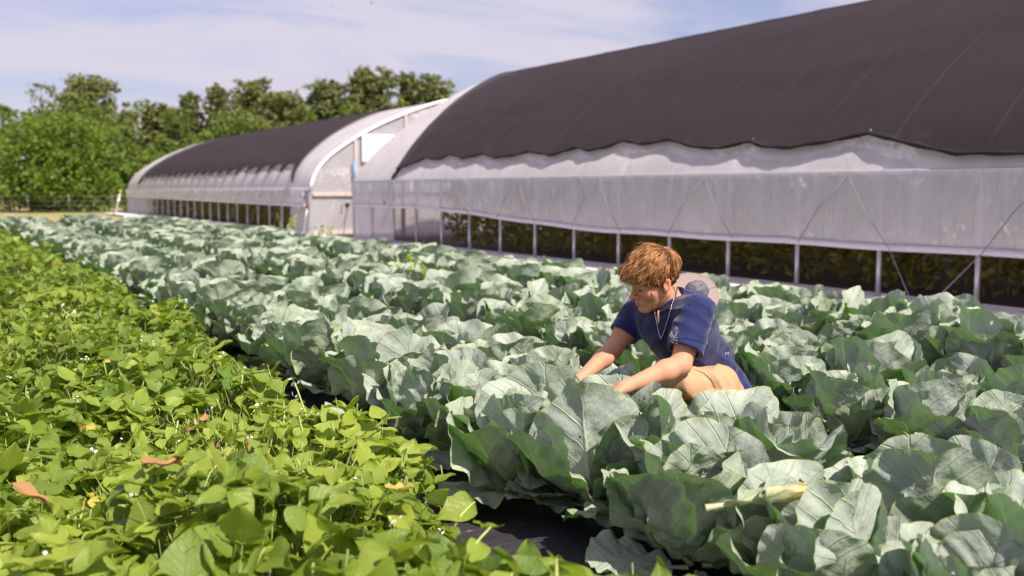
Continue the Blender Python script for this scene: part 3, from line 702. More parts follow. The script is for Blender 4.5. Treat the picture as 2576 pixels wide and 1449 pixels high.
for p in plants:
    sx_, sy_, zc = screen(p[0], p[1], .25)
    inn = -150 < sx_ < 2576 + 150 and zc > 0 and sy_ < 1449 + 260
    (vis if inn else rest).append((zc, p))
vis.sort(key=lambda q: q[0]); ind = vis[:295]; rest += vis[295:]
def place_cab(x, y, bi, sc, label, near, rz, k):
    if near:
        root = empty('cabbage_plant', (x, y, .03), label, 'cabbage', 'cabbages in the ' + BEDN[bi], rz, sc)
        link('leaves', cabs0[k % NV], root); link('heart', hearts[k % 4], root); root.rotation_euler = (rg.uniform(-.06, .06), rg.uniform(-.06, .06), rz)
        return root
    o = link('cabbage_plant', cabs1[k % 8]); o.location = (x, y, .03); o.scale = (sc,) * 3; o.rotation_euler = (rg.uniform(-.06, .06), rg.uniform(-.06, .06), rz)
    return tag(o, label, 'cabbage', 'cabbages in the ' + BEDN[bi])
HR = []
for i, (x, y, bi, sc, lb) in enumerate(HERO): HR.append(place_cab(x, y, bi, sc, lb, True, i * 2.1 + .4, i * 3))
ORD = 'nearest,second,third,fourth,fifth,sixth,seventh,eighth,ninth,tenth,eleventh,twelfth,thirteenth,fourteenth,fifteenth,sixteenth,seventeenth,eighteenth,nineteenth,twentieth,twenty-first,twenty-second'.split(',')
cnt = {}
for i, (zc, p) in enumerate(ind):
    near = zc < 8.5
    lb = ('blue-green cabbage plant with wide spreading leaves in the ' if near else 'distant blue-green cabbage plant in the ') + BEDN[p[2]]
    key = (p[2], p[0] > BEDS[p[2]]); sx_, sy_, _z = screen(p[0], p[1], .4)
    if near:
        if -20 < sx_ < 2596 and sy_ < 1449:
            k = cnt.get(key, 0); cnt[key] = k + 1
            lb = ORD[k] + ' cabbage plant from the lower right, ' + ('right' if key[1] else 'left') + ' line of the ' + ['bed beside the beans', 'middle bed', 'bed beside the greenhouse'][p[2]]
        else: lb = 'cabbage plant cut off by the picture edge in the ' + BEDN[p[2]]
    place_cab(p[0], p[1], p[2], p[3], lb, near, rg.uniform(0, 6.28), rg.randrange(1000))
Vs, Qs, Us, Ts = [], [], [], []; n0 = 0
for zc, p in rest:
    V, Q, U, T = cabs2[rg.randrange(8)]; a = rg.uniform(0, 6.28); c_, s_ = math.cos(a), math.sin(a)
    W_ = np.c_[(V[:, 0] * c_ - V[:, 1] * s_) * p[3] + p[0], (V[:, 0] * s_ + V[:, 1] * c_) * p[3] + p[1], V[:, 2] * p[3] + .03]
    Vs.append(W_); Qs.append(Q + n0); Us.append(U); Ts.append(T); n0 += len(V)
o = link('cabbage_field', make_mesh('cabbage_field', np.vstack(Vs), np.vstack(Qs), np.vstack(Us), np.concatenate(Ts), mats=[M['cab']]))
tag(o, 'far stretch of the cabbage field, rows merging towards the trees', 'cabbages', kind='stuff')

# single leaves that stand out in the photo
def lone_leaf(name, label, loc, rz, ry, L, W, mat, cup=.9, seed=3, a0=10, a1=30, cat='leaf', parent=None):
    rg_ = np.random.default_rng(seed); V, Q, U = cab_leaf(rg_, L, W, R_(a0), R_(a1), R_(40), cup, 12, 76, .012)
    o = link(name, make_mesh(name, V, Q, U, np.full(len(V), .9), mats=[mat])); o.location = loc; o.rotation_euler = (0, ry, rz)
    return tag(o, label, cat)
lone_leaf('dead_leaf', 'curled brown dead leaf lying at the foot of the cabbages by the black path', at(690, 975, 6.1), 1.2, -.9, .11, .035, M['dead'], 1.6, 5)
lone_leaf('dead_leaf', 'small crumpled orange-brown leaf lying on the black path', at(1120, 1310, 3.75), .3, .0, .05, .03, M['dead'], 1.6, 6)
lone_leaf('dead_leaf', 'crinkled brown leaf scrap under the cabbages near the black path edge', at(1085, 1225, 4.0), 2.3, -.4, .10, .045, M['dead'], 1.4, 7)

def m_aged(name, stops):
    t = Nt(name); uvn = t.n('ShaderNodeUVMap').outputs[0]; sp = t.n('ShaderNodeSeparateXYZ'); t.t.links.new(uvn, sp.inputs[0]); ob = t.obj()
    u = t.math('ABSOLUTE', t.math('MULTIPLY_ADD', sp.outputs[0], 2, -1)); v = sp.outputs[1]; n1 = t.noise(22, 4, ob)
    col = t.ramp(t.math('ADD', v, t.math('MULTIPLY_ADD', n1, .4, -.2)), stops)
    fr = t.math('ABSOLUTE', t.math('SUBTRACT', t.math('FRACT', t.math('MULTIPLY', t.math('SUBTRACT', v, t.math('MULTIPLY', u, .45)), 5.2)), .5))
    ve = t.math('MAXIMUM', t.math('SUBTRACT', 1, t.math('DIVIDE', u, .05), clamp=True), t.math('MULTIPLY', t.math('SUBTRACT', 1, t.math('DIVIDE', fr, .06), clamp=True), .6))
    col = t.mix(t.math('MULTIPLY', ve, .4), col, (.62, .60, .42)); nr = t.bump(t.math('ADD', ve, n1), .6, .008)
    return t.done(t.shmix(.2, t.princ(col, .5, nr, .3), t.transl((.5, .5, .15))))
M['aged'] = m_aged('yellowing_leaf', [(.1, (.34, .42, .28)), (.5, (.45, .48, .28)), (.68, (.62, .42, .16)), (.85, (.55, .30, .10)), (1, (.42, .46, .25))])
def leaf_part(root, name, label, loc, az, L, W, a0, a1, mat, cup, seed):
    rg_ = np.random.default_rng(seed); V, Q, U = cab_leaf(rg_, L, W, R_(a0), R_(a1), R_(25), cup, 12, 76, .010)
    mt = Matrix.LocRotScale(root.location, root.rotation_euler, root.scale).inverted() @ Matrix.LocRotScale(loc, Matrix.Rotation(az, 3, 'Z').to_euler(), None)
    V = [tuple(mt @ Vector(q)) for q in V]; o = link(name, make_mesh(name, V, Q, U, np.full(len(V), .9), mats=[mat]), root); o['label'] = label
leaf_part(HR[0], 'yellowing_leaf', 'long pale folded leaf with an orange-yellow tip', at(1775, 1278, 2.78), -HEAD, .36, .070, 10, -2, M['aged'], 1.9, 4)

# weeds sticking out between the cabbages
def weed(loc, h, label, seed):
    rg_ = np.random.default_rng(seed); root = empty('weed', loc, label, 'weed', 'yellow-green weeds among the cabbages')
    b = MB(); n = 26; P = []
    for i in range(5):
        a = rg_.uniform(0, 6.28); tp = Vector((math.cos(a) * h * .35, math.sin(a) * h * .35, h * rg_.uniform(.7, 1))); b.tube([(0, 0, 0), tp * .5 + Vector((0, 0, h * .1)), tp], [.006, .004, .002], 4)
        for j in range(9): P.append(np.array(tp) * rg_.uniform(.45, 1) + rg_.normal(0, .045, 3))
    b.build('stem', M['beanstem'], root); P = np.array(P)
    V, Q, T = leaf_cards(P, rg_.uniform(.06, .12, len(P)), rg_, .6)
    link('foliage', make_mesh('foliage', V, Q, uv=np.tile([[.5, 0], [1, .5], [.5, 1], [0, .5]], (len(P), 1)), tint=np.full(len(V), .95), mats=[M['bean']]), root)
p = at(722, 610, 24); p.z = 0; weed(p, .75, 'leafy yellow-green weed in front of the white corner of the far greenhouse', 1)
p = at(815, 615, 22); p.z = 0; weed(p, .6, 'smaller weed just right of the tall leafy one, by the far greenhouse end wall', 2)
p = at(1040, 720, 10.3); p.z = 0; weed(p, .62, 'pale green weed poking out of the middle of the cabbage field', 3)

# ------------------------------------------------------------------ beans
def leaf_template(nu, nv):
    u = np.linspace(-1, 1, nu + 1); v = np.linspace(0, 1, nv + 1); Ug, Vg = np.meshgrid(u, v)
    w = np.sin(np.pi * np.clip(Vg, 0, 1) ** .62) ** .8 * (1 - .25 * Vg); w = np.maximum(w, .02)
    x = Ug * w * .42; y = Vg; z = -.10 * (1 - np.abs(Ug)) - .34 * Vg ** 2 + .05 * np.sin(Vg * 9) * Ug ** 2
    idx = np.arange((nu + 1) * (nv + 1)).reshape(nv + 1, nu + 1)
    Q = np.stack([idx[:-1, :-1], idx[:-1, 1:], idx[1:, 1:], idx[1:, :-1]], -1).reshape(-1, 4)
    return np.stack([x, y, z], -1).reshape(-1, 3), Q, np.c_[(Ug.ravel() + 1) / 2, Vg.ravel()]
def canopy(x, y):
    return .36 + .07 * np.sin(x * 5.1 + y * 1.7) + .06 * np.sin(y * 3.3 - x * 2.2) + .03 * np.sin(x * 11 + y * 7)
def bean_edge(y): return 1.40 + .10 * np.sin(y * 1.9 + .5) + .07 * np.sin(y * 4.3) + .22 * np.clip((y - 3) / 5, 0, 1) + .14 * np.clip((2.7 - y) / .5, 0, 1)
acc = {'V': [], 'Q': [], 'U': [], 'T': [], 'M': []}; bn = 0
def acc_add(V, Q, U, T, mi):
    global bn
    acc['V'].append(V); acc['Q'].append(Q + bn); acc['U'].append(U); acc['T'].append(T); acc['M'].append(np.full(len(Q), mi)); bn += len(V)
def put_leaflets(rg, C0, az, tilt, size, tmpl, mi, tint):
    TV, TQ, TU = tmpl; n = len(C0)
    roll_ = rg.normal(0, .45, n); ca, sa = np.cos(az), np.sin(az); ct, st = np.cos(tilt), np.sin(tilt)
    v = TV[None] * size[:, None, None]
    wid = rg.uniform(.85, 1.25, n)[:, None]
    x = v[..., 0] * wid; y = v[..., 1]; z = v[..., 2] * rg.uniform(.3, 1.7, n)[:, None]
    cr2, sr2 = np.cos(roll_)[:, None], np.sin(roll_)[:, None]; x, z = x * cr2 - z * sr2, x * sr2 + z * cr2
    y, z = y * ct[:, None] - z * st[:, None], y * st[:, None] + z * ct[:, None]
    X = x * ca[:, None] - y * sa[:, None]; Y = x * sa[:, None] + y * ca[:, None]
    V = np.stack([X + C0[:, 0:1], Y + C0[:, 1:2], z + C0[:, 2:3]], -1).reshape(-1, 3)
    m = len(TV); Q = (TQ[None] + (np.arange(n) * m)[:, None, None]).reshape(-1, 4)
    acc_add(V, Q, np.tile(TU, (n, 1)), np.repeat(tint, m), mi)
def thin_tubes(P0, P1, P2, r, mi, sides=3):
    n = len(P0); V = []
    ang = np.arange(sides) * 2 * np.pi / sides
    t = P2 - P0; t /= np.linalg.norm(t, axis=1)[:, None] + 1e-9; a = np.cross(t, [0.13, .97, .2]); a /= np.linalg.norm(a, axis=1)[:, None] + 1e-9; b = np.cross(t, a)
    ring = a[:, None] * np.cos(ang)[None, :, None] + b[:, None] * np.sin(ang)[None, :, None]
    r = np.asarray(r).reshape(-1, 1, 1)
    v = np.stack([P0[:, None] + ring * r, P1[:, None] + ring * r, P2[:, None] + ring * r * .6], 1).reshape(-1, 3)
    q = []
    for i in range(2):
        for k in range(sides): q.append([i * sides + k, i * sides + (k + 1) % sides, (i + 1) * sides + (k + 1) % sides, (i + 1) * sides + k])
    q = np.array(q); Q = (q[None] + (np.arange(n) * sides * 3)[:, None, None]).reshape(-1, 4)
    acc_add(v, Q, np.zeros((len(v), 2)), np.full(len(v), .5), mi)
def bean_region(seed, y0, y1, x0, dens, sz, tmpl, stems):
    rg = np.random.default_rng(seed); n = int(dens * (y1 - y0) * (1.6 - x0) / 3)
    y = rg.uniform(y0, y1, n); x = x0 + (bean_edge(y) + .08 - x0) * rg.random(n)
    e = bean_edge(y) - x; H = canopy(x, y) * np.clip(.55 + e * 3.2, .45, 1)
    # gaps between the two bean rows
    gap = np.exp(-((x - .42) / .11) ** 2) * .35 + np.exp(-((x + .65) / .12) ** 2) * .4; H = H * (1 - gap)
    z = H * (1 - .62 * rg.random(n) ** 2.0) + rg.normal(0, .02, n); az = rg.uniform(0, 6.28, n); size = sz * rg.uniform(.62, 1.3, n)
    base = np.clip(rg.normal(.37, .26, n), 0, 1) + .25 * np.exp(-((y - 3.6) / .7) ** 2)
    kind = rg.random(n)
    zone = np.exp(-((y - 3.7) / 1.0) ** 2 - ((x - .95) / .42) ** 2) if stems else np.zeros(n)
    size = size * (1 - .3 * zone); patch = np.array([noise.noise(Vector((a_ * 1.6, b_ * 1.6, 4))) for a_, b_ in zip(x, y)]); base = np.clip(base + .45 * patch + .35 * zone, 0, 1)
    kind = np.where(zone * rg.random(n) > .5, np.where(rg.random(n) < .14, .995, 2.0), kind); size = size * (1 + .35 * np.clip((2.8 - y) / .8, 0, 1))
    C0 = np.c_[x, y, z]
    for d in (0, 2.0, -2.0):
        a = az + d + rg.normal(0, .2, n); off = .018 if d == 0 else .006
        cc = C0 + np.c_[-np.sin(a) * off, np.cos(a) * off, np.zeros(n)]
        tilt = rg.normal(.05, .55, n); s2 = size * rg.uniform(.8, 1.1, n); tt = np.clip(base + rg.normal(0, .08, n), 0, 1)
        for mi, lo, hi in ((0, 0, .978), (3, .978, .990), (4, .990, 1.01)):
            k = (kind >= lo) & (kind < hi)
            if k.any(): put_leaflets(rg, cc[k], a[k], tilt[k] - (.5 if mi else 0), s2[k] * (.62 if mi else 1), tmpl, mi, tt[k])
    if stems:
        g = C0 + np.c_[rg.normal(0, .05, (n, 2)), -z * rg.uniform(.5, .95, n)]; mdl = (g + C0) / 2 + rg.normal(0, .012, (n, 3)); thin_tubes(g, mdl, C0, np.full(n, .0019), 1)
        m = n // 4; k = rg.choice(n, m, p=(.3 + zone) / (.3 + zone).sum()); top = C0[k] + np.c_[rg.normal(0, .03, (m, 2)), rg.uniform(-.02, .05, m)]     # pods
        mid_ = top + np.c_[rg.normal(0, .012, (m, 2)), np.full(m, -.045)]; end = mid_ + np.c_[rg.normal(0, .028, (m, 2)), np.full(m, -.03)]; thin_tubes(top, mid_, end, np.full(m, .0038), 2, 5)
        m = n // 5; k = rg.choice(n, m, p=(.15 + zone * 1.6) / (.15 + zone * 1.6).sum()); g = C0[k] - [0, 0, .12]; tp = C0[k] + np.c_[rg.normal(0, .06, (m, 2)), rg.uniform(-.03, .08, m)]; thin_tubes(g, (g + tp) / 2 + rg.normal(0, .012, (m, 3)), tp, np.full(m, .0022), 1)
        m = n // 34; k = rg.choice(n, m)                                   # flower stalks and white flowers
        fb = C0[k] - [0, 0, .06]; ft = C0[k] + np.c_[rg.normal(0, .03, (m, 2)), rg.uniform(.02, .11, m)]; thin_tubes(fb, (fb + ft) / 2 + rg.normal(0, .008, (m, 3)), ft, np.full(m, .0016), 1)
        for _ in range(5):
            c = ft + rg.normal(0, .010, (m, 3)); V, Q, T = leaf_cards(c, rg.uniform(.007, .016, m), rg, .3, .9); acc_add(V, Q, np.zeros((len(V), 2)), np.full(len(V), .5), 5)
t_hi, t_mid, t_lo = leaf_template(6, 8), leaf_template(4, 4), leaf_template(2, 2)
bean_region(1, 1.45, 6.2, -.9, 900, .100, t_hi, True)
bean_region(2, 6.2, 13, -1.4, 760, .09, t_mid, True)
bean_region(3, 13, 32, -1.8, 360, .11, t_lo, False)
# bare upright flower stalk
o = link('bean_patch', make_mesh('bean_patch', np.vstack(acc['V']), np.vstack(acc['Q']), np.vstack(acc['U']), np.concatenate(acc['T']), np.concatenate(acc['M']), [M['bean'], M['beanstem'], M['pod'], M['yellow'], M['dead'], M['flower']]))
tag(o, 'dense yellow-green bean plants carpeting the left of the field', 'bean plants', kind='stuff')
# bean shoots leaning over the black path: countable, each its own thing
def bean_shoot(base, tip, leaves, label, seed, size=.1, flowers=0):
    rg = np.random.default_rng(seed); root = empty('bean_shoot', base, label, 'bean shoot', 'bean shoots leaning over the black path')
    d = Vector(tip) - Vector(base); b = MB(); pts = [Vector((0, 0, 0)), d * .4 + Vector((0, 0, d.z * .18)), d * .75 + Vector((0, 0, d.z * .1)), d]
    b.tube(pts, [.004, .0035, .003, .0015], 6); b.build('stem', M['beanstem'], root)
    TV, TQ, TU = t_hi
    for i in range(leaves):
        t = 1 - i * .22; p = d * max(.3, t); a = rg.uniform(0, 6.28); tl = rg.normal(.1, .35); s = size * rg.uniform(.8, 1.15)
        m = Matrix.Translation(p) @ Matrix.Rotation(a, 4, 'Z') @ Matrix.Rotation(tl, 4, 'X') @ Matrix.Rotation(rg.normal(0, .3), 4, 'Y') @ Matrix.Scale(s, 4)
        V = [m @ Vector(q) for q in TV]; link('leaf', make_mesh('leaf', [tuple(q) for q in V], TQ, TU, np.full(len(V), rg.uniform(.5, .9)), mats=[M['bean']]), root)
    if flowers:
        P = np.array([np.array(d) * rg.uniform(.55, 1.02) + rg.normal(0, .010, 3) for _ in range(flowers)]); V, Q, T = leaf_cards(P, rg.uniform(.01, .022, flowers), rg, .3, .8)
        link('flowers', make_mesh('flowers', V, Q, uv=np.zeros((len(V), 2)), tint=np.full(len(V), .5), mats=[M['flower']]), root)
def bean_leaf(loc, az, tilt, size, mat, label):
    TV, TQ, TU = t_hi; m = Matrix.Rotation(az, 4, 'Z') @ Matrix.Rotation(tilt, 4, 'X') @ Matrix.Scale(size, 4)
    o = link('withered_leaf', make_mesh('withered_leaf', [tuple(m @ (Vector(q) + Vector((0, 0, .06 * math.sin(q[1] * 9 + q[0] * 7))))) for q in TV], TQ, TU, np.full(len(TV), .8), mats=[mat]), None, loc); tag(o, label, 'leaf')
bean_leaf(at(30, 1215, 2.75), -1.9, -.3, .11, M['dead'], 'large orange withered leaf at the left picture edge among the bean plants')
bean_leaf(at(360, 1165, 2.75), -1.2, .1, .12, M['dead'], 'long brownish-pink leaf lying on top of the near bean plants')
bean_leaf(at(715, 1260, 2.75), 2.6, -1.3, .10, M['dead'], 'brown shrivelled leaf hanging among the stems left of the black path')
bean_leaf(at(1000, 1230, 2.7), -.6, .1, .11, M['yellow'], 'yellow-edged bean leaf beside the black path')
def g0(x, y, F):
    p = at(x, y, F); return p
bean_shoot(at(790, 1150, 3.9), at(735, 950, 3.95), 1, 'bare upright bean stalk with small white flowers standing above the leaves', 1, .04, 14)
bean_shoot(at(1140, 1330, 2.75), at(1195, 1262, 2.8), 1, 'short shoot with one rounded leaf above the lower end of the black path', 2, .11)
bean_shoot(at(860, 1215, 3.5), at(925, 1150, 3.5), 2, 'shoot with a pointed leaf reaching right over the middle of the black path', 3, .10)
bean_shoot(at(1130, 1500, 2.3), at(1235, 1325, 2.35), 2, 'small-leaved shoot standing in front of the lower black path', 4, .09)
bean_shoot(at(1400, 1600, 1.95), at(1400, 1405, 2.0), 4, 'blurred large-leaved shoot rising from the bottom edge of the picture', 5, .13)
bean_shoot(at(1250, 1600, 2.1), at(1290, 1440, 2.1), 4, 'blurred leafy shoot at the bottom edge, left of the large-leaved one', 8, .12)
bean_shoot(at(560, 960, 6), at(665, 925, 6.0), 3, 'farthest shoot, reaching towards the curled brown leaf', 6, .13)
# ------------------------------------------------------------------ person
def surface_nets(fn, lo, hi, h):
    lo = np.array(lo, float); n = np.ceil((np.array(hi) - lo) / h).astype(int) + 1
    B = 16; nb = -(-n // B); D = np.ones(tuple(nb * B), np.float32)
    bc = np.stack(np.meshgrid(*[np.arange(k) for k in nb], indexing='ij'), -1).reshape(-1, 3)
    cen = lo + (bc * B + B / 2) * h; dc = fn(cen); rad = B * h * .5 * 1.75 + .02
    loc = np.stack(np.meshgrid(*[np.arange(B)] * 3, indexing='ij'), -1).reshape(-1, 3)
    for b, d in zip(bc, dc):
        sl = tuple(slice(q * B, q * B + B) for q in b)
        D[sl] = fn(lo + (b * B + loc) * h).reshape(B, B, B) if abs(d) < rad else np.sign(d)
    S = D < 0; cnt = np.zeros(tuple(np.array(D.shape) - 1), np.int8)
    cs = [(i, j, k) for i in (0, 1) for j in (0, 1) for k in (0, 1)]
    sh = cnt.shape
    for c in cs: cnt += S[c[0]:c[0] + sh[0], c[1]:c[1] + sh[1], c[2]:c[2] + sh[2]]
    act = np.argwhere((cnt > 0) & (cnt < 8)); idx = -np.ones(sh, np.int32); idx[tuple(act.T)] = np.arange(len(act))
    vals = {c: D[act[:, 0] + c[0], act[:, 1] + c[1], act[:, 2] + c[2]] for c in cs}
    acc = np.zeros((len(act), 3)); w = np.zeros(len(act))
    for c in cs:
        for ax in range(3):
            if c[ax]: continue
            e = list(c); e[ax] = 1; e = tuple(e); a, b = vals[c], vals[e]; m = (a < 0) != (b < 0)
            t = np.where(m, a / np.where(m, a - b, 1), 0); p = np.tile(np.array(c, float), (len(act), 1)); p[:, ax] += t
            acc[m] += p[m]; w[m] += 1
    V = lo + (act + acc / np.maximum(w, 1)[:, None]) * h; Q = []
    for ax in range(3):
        a = [slice(None)] * 3; b = [slice(None)] * 3; a[ax] = slice(0, -1); b[ax] = slice(1, None)
        A, Bb = S[tuple(a)], S[tuple(b)]; e = np.argwhere(A != Bb); o1, o2 = [k for k in range(3) if k != ax]
        ok = (e[:, o1] > 0) & (e[:, o2] > 0) & (e[:, o1] < sh[o1]) & (e[:, o2] < sh[o2]); e = e[ok]; ins = A[tuple(e.T)]
        q = []
        for d1, d2 in ((0, 0), (1, 0), (1, 1), (0, 1)):
            c = e.copy(); c[:, o1] -= d1; c[:, o2] -= d2; q.append(idx[tuple(c.T)])
        q = np.stack(q, 1); flip = ins if ax != 1 else ~ins
        q[~flip] = q[~flip][:, ::-1]; Q.append(q[(q >= 0).all(1)])
    return V, np.vstack(Q)
def vec(p): return np.array(p, float)
def rcone(p, a, b, ra, rb):
    a, b = vec(a), vec(b); ab = b - a; t = np.clip(((p - a) @ ab) / (ab @ ab), 0, 1)
    return np.linalg.norm(p - a - t[:, None] * ab, axis=1) - (ra + (rb - ra) * t)
def sph(p, c, r): return np.linalg.norm(p - vec(c), axis=1) - r
def ell(p, c, r, Mx=None):
    q = p - vec(c)
    if Mx is not None: q = q @ np.array(Mx).T
    r = vec(r); k0 = np.linalg.norm(q / r, axis=1); k1 = np.linalg.norm(q / (r * r), axis=1); return k0 * (k0 - 1) / np.maximum(k1, 1e-6)
def su(a, b, k):
    h = np.clip(.5 + .5 * (b - a) / k, 0, 1); return b + (a - b) * h - k * h * (1 - h)
def ssub(a, b, k):      # a minus b
    h = np.clip(.5 - .5 * (a + b) / k, 0, 1); return a + (-b - a) * h + k * h * (1 - h)
# joints (world)
J = dict(pel=at(1797, 978, 4.30), waist=at(1766, 915, 4.28), chest=at(1715, 830, 4.17), chestr=at(1672, 812, 4.24), back=at(1728, 778, 4.20),
         shl=at(1750, 785, 4.01), ell_=at(1712, 918, 3.90), wrl=at(1576, 972, 3.80), shr=at(1606, 785, 4.34), elr=at(1541, 880, 4.26), wrr=at(1458, 955, 4.12),
         neck=at(1684, 762, 4.17), necktop=at(1658, 716, 4.12), head=at(1645, 694, 4.10))
# head frame: columns left(x), forward(y), up(z) in world
rt = Vector((c30, -s30, 0)); fw = Vector((s30, c30, 0)); up = Vector((0, 0, 1))
hy = (-rt * .90 - fw * .30 - up * .36).normalized()
hz = (up - hy * up.dot(hy)).normalized(); hx = hy.cross(hz) * -1
roll = R_(9); hz = (hz * math.cos(roll) - fw * math.sin(roll)).normalized(); hz = (hz - hy * hz.dot(hy)).normalized(); hx = (hz.cross(hy)) * -1
if hx.dot(fw) > 0: hx = -hx        # his left side is towards the camera
HM = np.array([list(hx), list(hy), list(hz)]); HS = 1.03; HC = vec(J['head']) + (HM.T @ vec((0, 0, -.026)))
def hp(x, y, z): return Vector(HC + HM.T @ (vec((x, y, z)) * HS))
def head_sdf(p):
    q = ((p - HC) @ HM.T) / HS; a = q.copy(); a[:, 0] = np.abs(a[:, 0])      # mirror
    d = ell(q, (0, -.012, .046), (.075, .098, .084))
    d = su(d, ell(q, (0, .030, -.010), (.060, .062, .088)), .03)
    d = su(d, sph(q, (0, .045, .055), .050), .02)
    d = su(d, rcone(a, (.050, -.002, -.040), (.012, .070, -.090), .017, .016), .03)
    d = su(d, rcone(a, (0, .088, .034), (.034, .076, .031), .0085, .008), .014)
    d = su(d, ell(a, (.040, .058, -.018), (.022, .026, .024)), .02)
    d = ssub(d, sph(a, (.031, .101, .016), .018), .012)
    d = su(d, ell(a, (.031, .077, .013), (.015, .012, .011)), .004)          # lowered lid
    d = su(d, rcone(q, (0, .089, .026), (0, .117, -.020), .0065, .0085), .009)
    d = su(d, ell(q, (0, .117, -.022), (.0100, .0105, .0085)), .006)
    d = su(d, ell(a, (.0125, .102, -.025), (.0075, .010, .0078)), .005)
    d = ssub(d, ell(a, (.006, .107, -.034), (.0035, .006, .003)), .003)
    d = su(d, ell(q, (0, .084, -.056), (.026, .020, .020)), .012)
    d = su(d, ell(q, (0, .100, -.0505), (.020, .008, .0050)), .004)
    d = su(d, ell(q, (0, .0985, -.0620), (.018, .008, .0060)), .004)
    d = ssub(d, ell(q, (0, .112, -.0560), (.020, .010, .0014)), .003)
    d = su(d, ell(q, (0, .082, -.088), (.022, .018, .016)), .014)
    # ears
    t = R_(12); E = np.array([[1, 0, 0], [0, math.cos(t), math.sin(t)], [0, -math.sin(t), math.cos(t)]])
    e = ell(a, (.079, -.008, .003), (.0095, .0185, .031), E); e = ssub(e, ell(a, (.089, -.003, .004), (.008, .0105, .018), E), .004)
    e = su(e, ell(a, (.078, .002, -.024), (.006, .008, .009)), .005)
    d = su(d, e, .007)
    return d * HS
def hand(p, wr, dirv, side, r):
    """palm, five separate fingers and a thumb, curled down round a leaf"""
    dirv = dirv.normalized(); dn = Vector((0, 0, -1)); dn = (dn - dirv * dn.dot(dirv)).normalized(); ac = dirv.cross(dn) * side
    d = ell(p, wr + dirv * .045, (.045, .045, .022)); palm = wr + dirv * .05
    d = rcone(p, wr, wr + dirv * .02, .026, .027); 
    for k in range(4):
        o = ac * (-.030 + .020 * k); d = su(d, rcone(p, wr + dirv * .02 + o * .6, wr + dirv * .082 + o, .014, .0115), .012)
    for k, L in enumerate((.034, .040, .037, .028)):
        o = ac * (-.030 + .020 * k); a0 = wr + dirv * .085 + o; a1 = a0 + (dirv * .85 + dn * .5) * L; a2 = a1 + (dirv * .35 + dn * .9) * L * .75; a3 = a2 + (dn - dirv * .15) * L * .55
        f = np.minimum(np.minimum(rcone(p, a0, a1, .0100, .0088), rcone(p, a1, a2, .0088, .0080)), rcone(p, a2, a3, .0080, .0068)); d = su(d, f, .004)
    t0 = wr + dirv * .025 - ac * .030; t1 = t0 + (dirv * .6 - ac * .6 + dn * .3) * .045; t2 = t1 + (dirv * .8 + dn * .7) * .028
    return su(d, np.minimum(rcone(p, t0, t1, .015, .011), rcone(p, t1, t2, .011, .0085)), .008)
KL = Vector((2.54, 2.90, .33)); KR = Vector((2.50, 3.22, .33)); AL = Vector((2.80, 3.04, .10)); AR = Vector((2.76, 3.38, .10)); HL = J['pel'] + Vector((-.03, -.085, -.03)); HR_ = J['pel'] + Vector((.0, .085, -.03))
def body_sdf(p):
    d = head_sdf(p)
    nk = rcone(p, HC + HM.T @ vec((0, -.030, -.055)), J['neck'] + Vector((0, 0, -.02)), .054, .062)
    d = su(d, nk, .03)
    d = su(d, rcone(p, J['chest'], J['waist'], .115, .10), .05); d = su(d, rcone(p, J['waist'], J['pel'], .10, .12), .05)
    d = su(d, rcone(p, J['shr'], J['shl'], .05, .055), .05)
    for sh, e, w, s in ((J['shl'], J['ell_'], J['wrl'], 1), (J['shr'], J['elr'], J['wrr'], -1)):
        m = e + (sh - e) * .45; k = .93 if s < 0 else 1.0
        f1 = e + (w - e) * .28
        arm = su(rcone(p, sh, m, .052 * k, .050 * k), rcone(p, m, e, .050 * k, .040 * k), .02)
        arm = su(arm, su(rcone(p, e, f1, .041 * k, .042 * k), rcone(p, f1, w, .042 * k, .026 * k), .02), .018)
        arm = su(arm, hand(p, w, (w - e), s, 1), .012)
        d = su(d, arm, .03)
    for h_, k_, a_ in ((HL, KL, AL), (HR_, KR, AR)):
        leg = su(rcone(p, h_, k_, .085, .055), rcone(p, k_, a_, .052, .036), .02); leg = su(leg, rcone(p, a_, a_ + Vector((-.14, -.08, -.035)), .036, .03), .02); d = su(d, leg, .03)
    return d
pts = [Vector(v) for v in J.values()] + [KL, KR, AL, AR, J['wrl'] + (J['wrl'] - J['ell_']).normalized() * .17, J['wrr'] + (J['wrr'] - J['elr']).normalized() * .17, AL + Vector((-.14, -.08, -.03)), AR + Vector((-.14, -.08, -.03))]
lo = [min(p[i] for p in pts) - .16 for i in range(3)]; hi = [max(p[i] for p in pts) + .16 for i in range(3)]
lo[2] = .02
V, Q = surface_nets(body_sdf, lo, hi, .0038)
def m_skin():
    t = Nt('skin'); ob = t.obj(); n1 = t.noise(60, 3, ob)
    col = t.mix(t.noise(14, 3, ob), (.50, .24, .145), (.58, .295, .19))
    def spot(c, r, colr, amt):
        nonlocal col
        v = t.n('ShaderNodeVectorMath', operation='DISTANCE'); t.t.links.new(ob, v.inputs[0]); v.inputs[1].default_value = c
        col = t.mix(t.ramp(t.math('DIVIDE', v.outputs['Value'], r), [(.55, (amt,) * 3), (1, 0)]), col, colr)
    for sx in (-1, 1):
        spot(hp(sx * .085, -.004, .004), .042, (.60, .20, .13), .55); spot(hp(sx * .045, .075, -.02), .04, (.58, .22, .15), .35)
    spot(hp(.01, .106, -.0560), .0135, (.42, .13, .10), .75); spot(hp(-.01, .106, -.0560), .0135, (.42, .13, .10), .75); spot(hp(0, .122, -.022), .018, (.60, .23, .15), .4)
    nr = t.bump(n1, .12, .002)
    return t.done(t.princ(col, .56, nr, .2, Subsurface_Weight=.12, Subsurface_Radius=(.012, .005, .003), Subsurface_Scale=.6))
M['skin'] = m_skin()
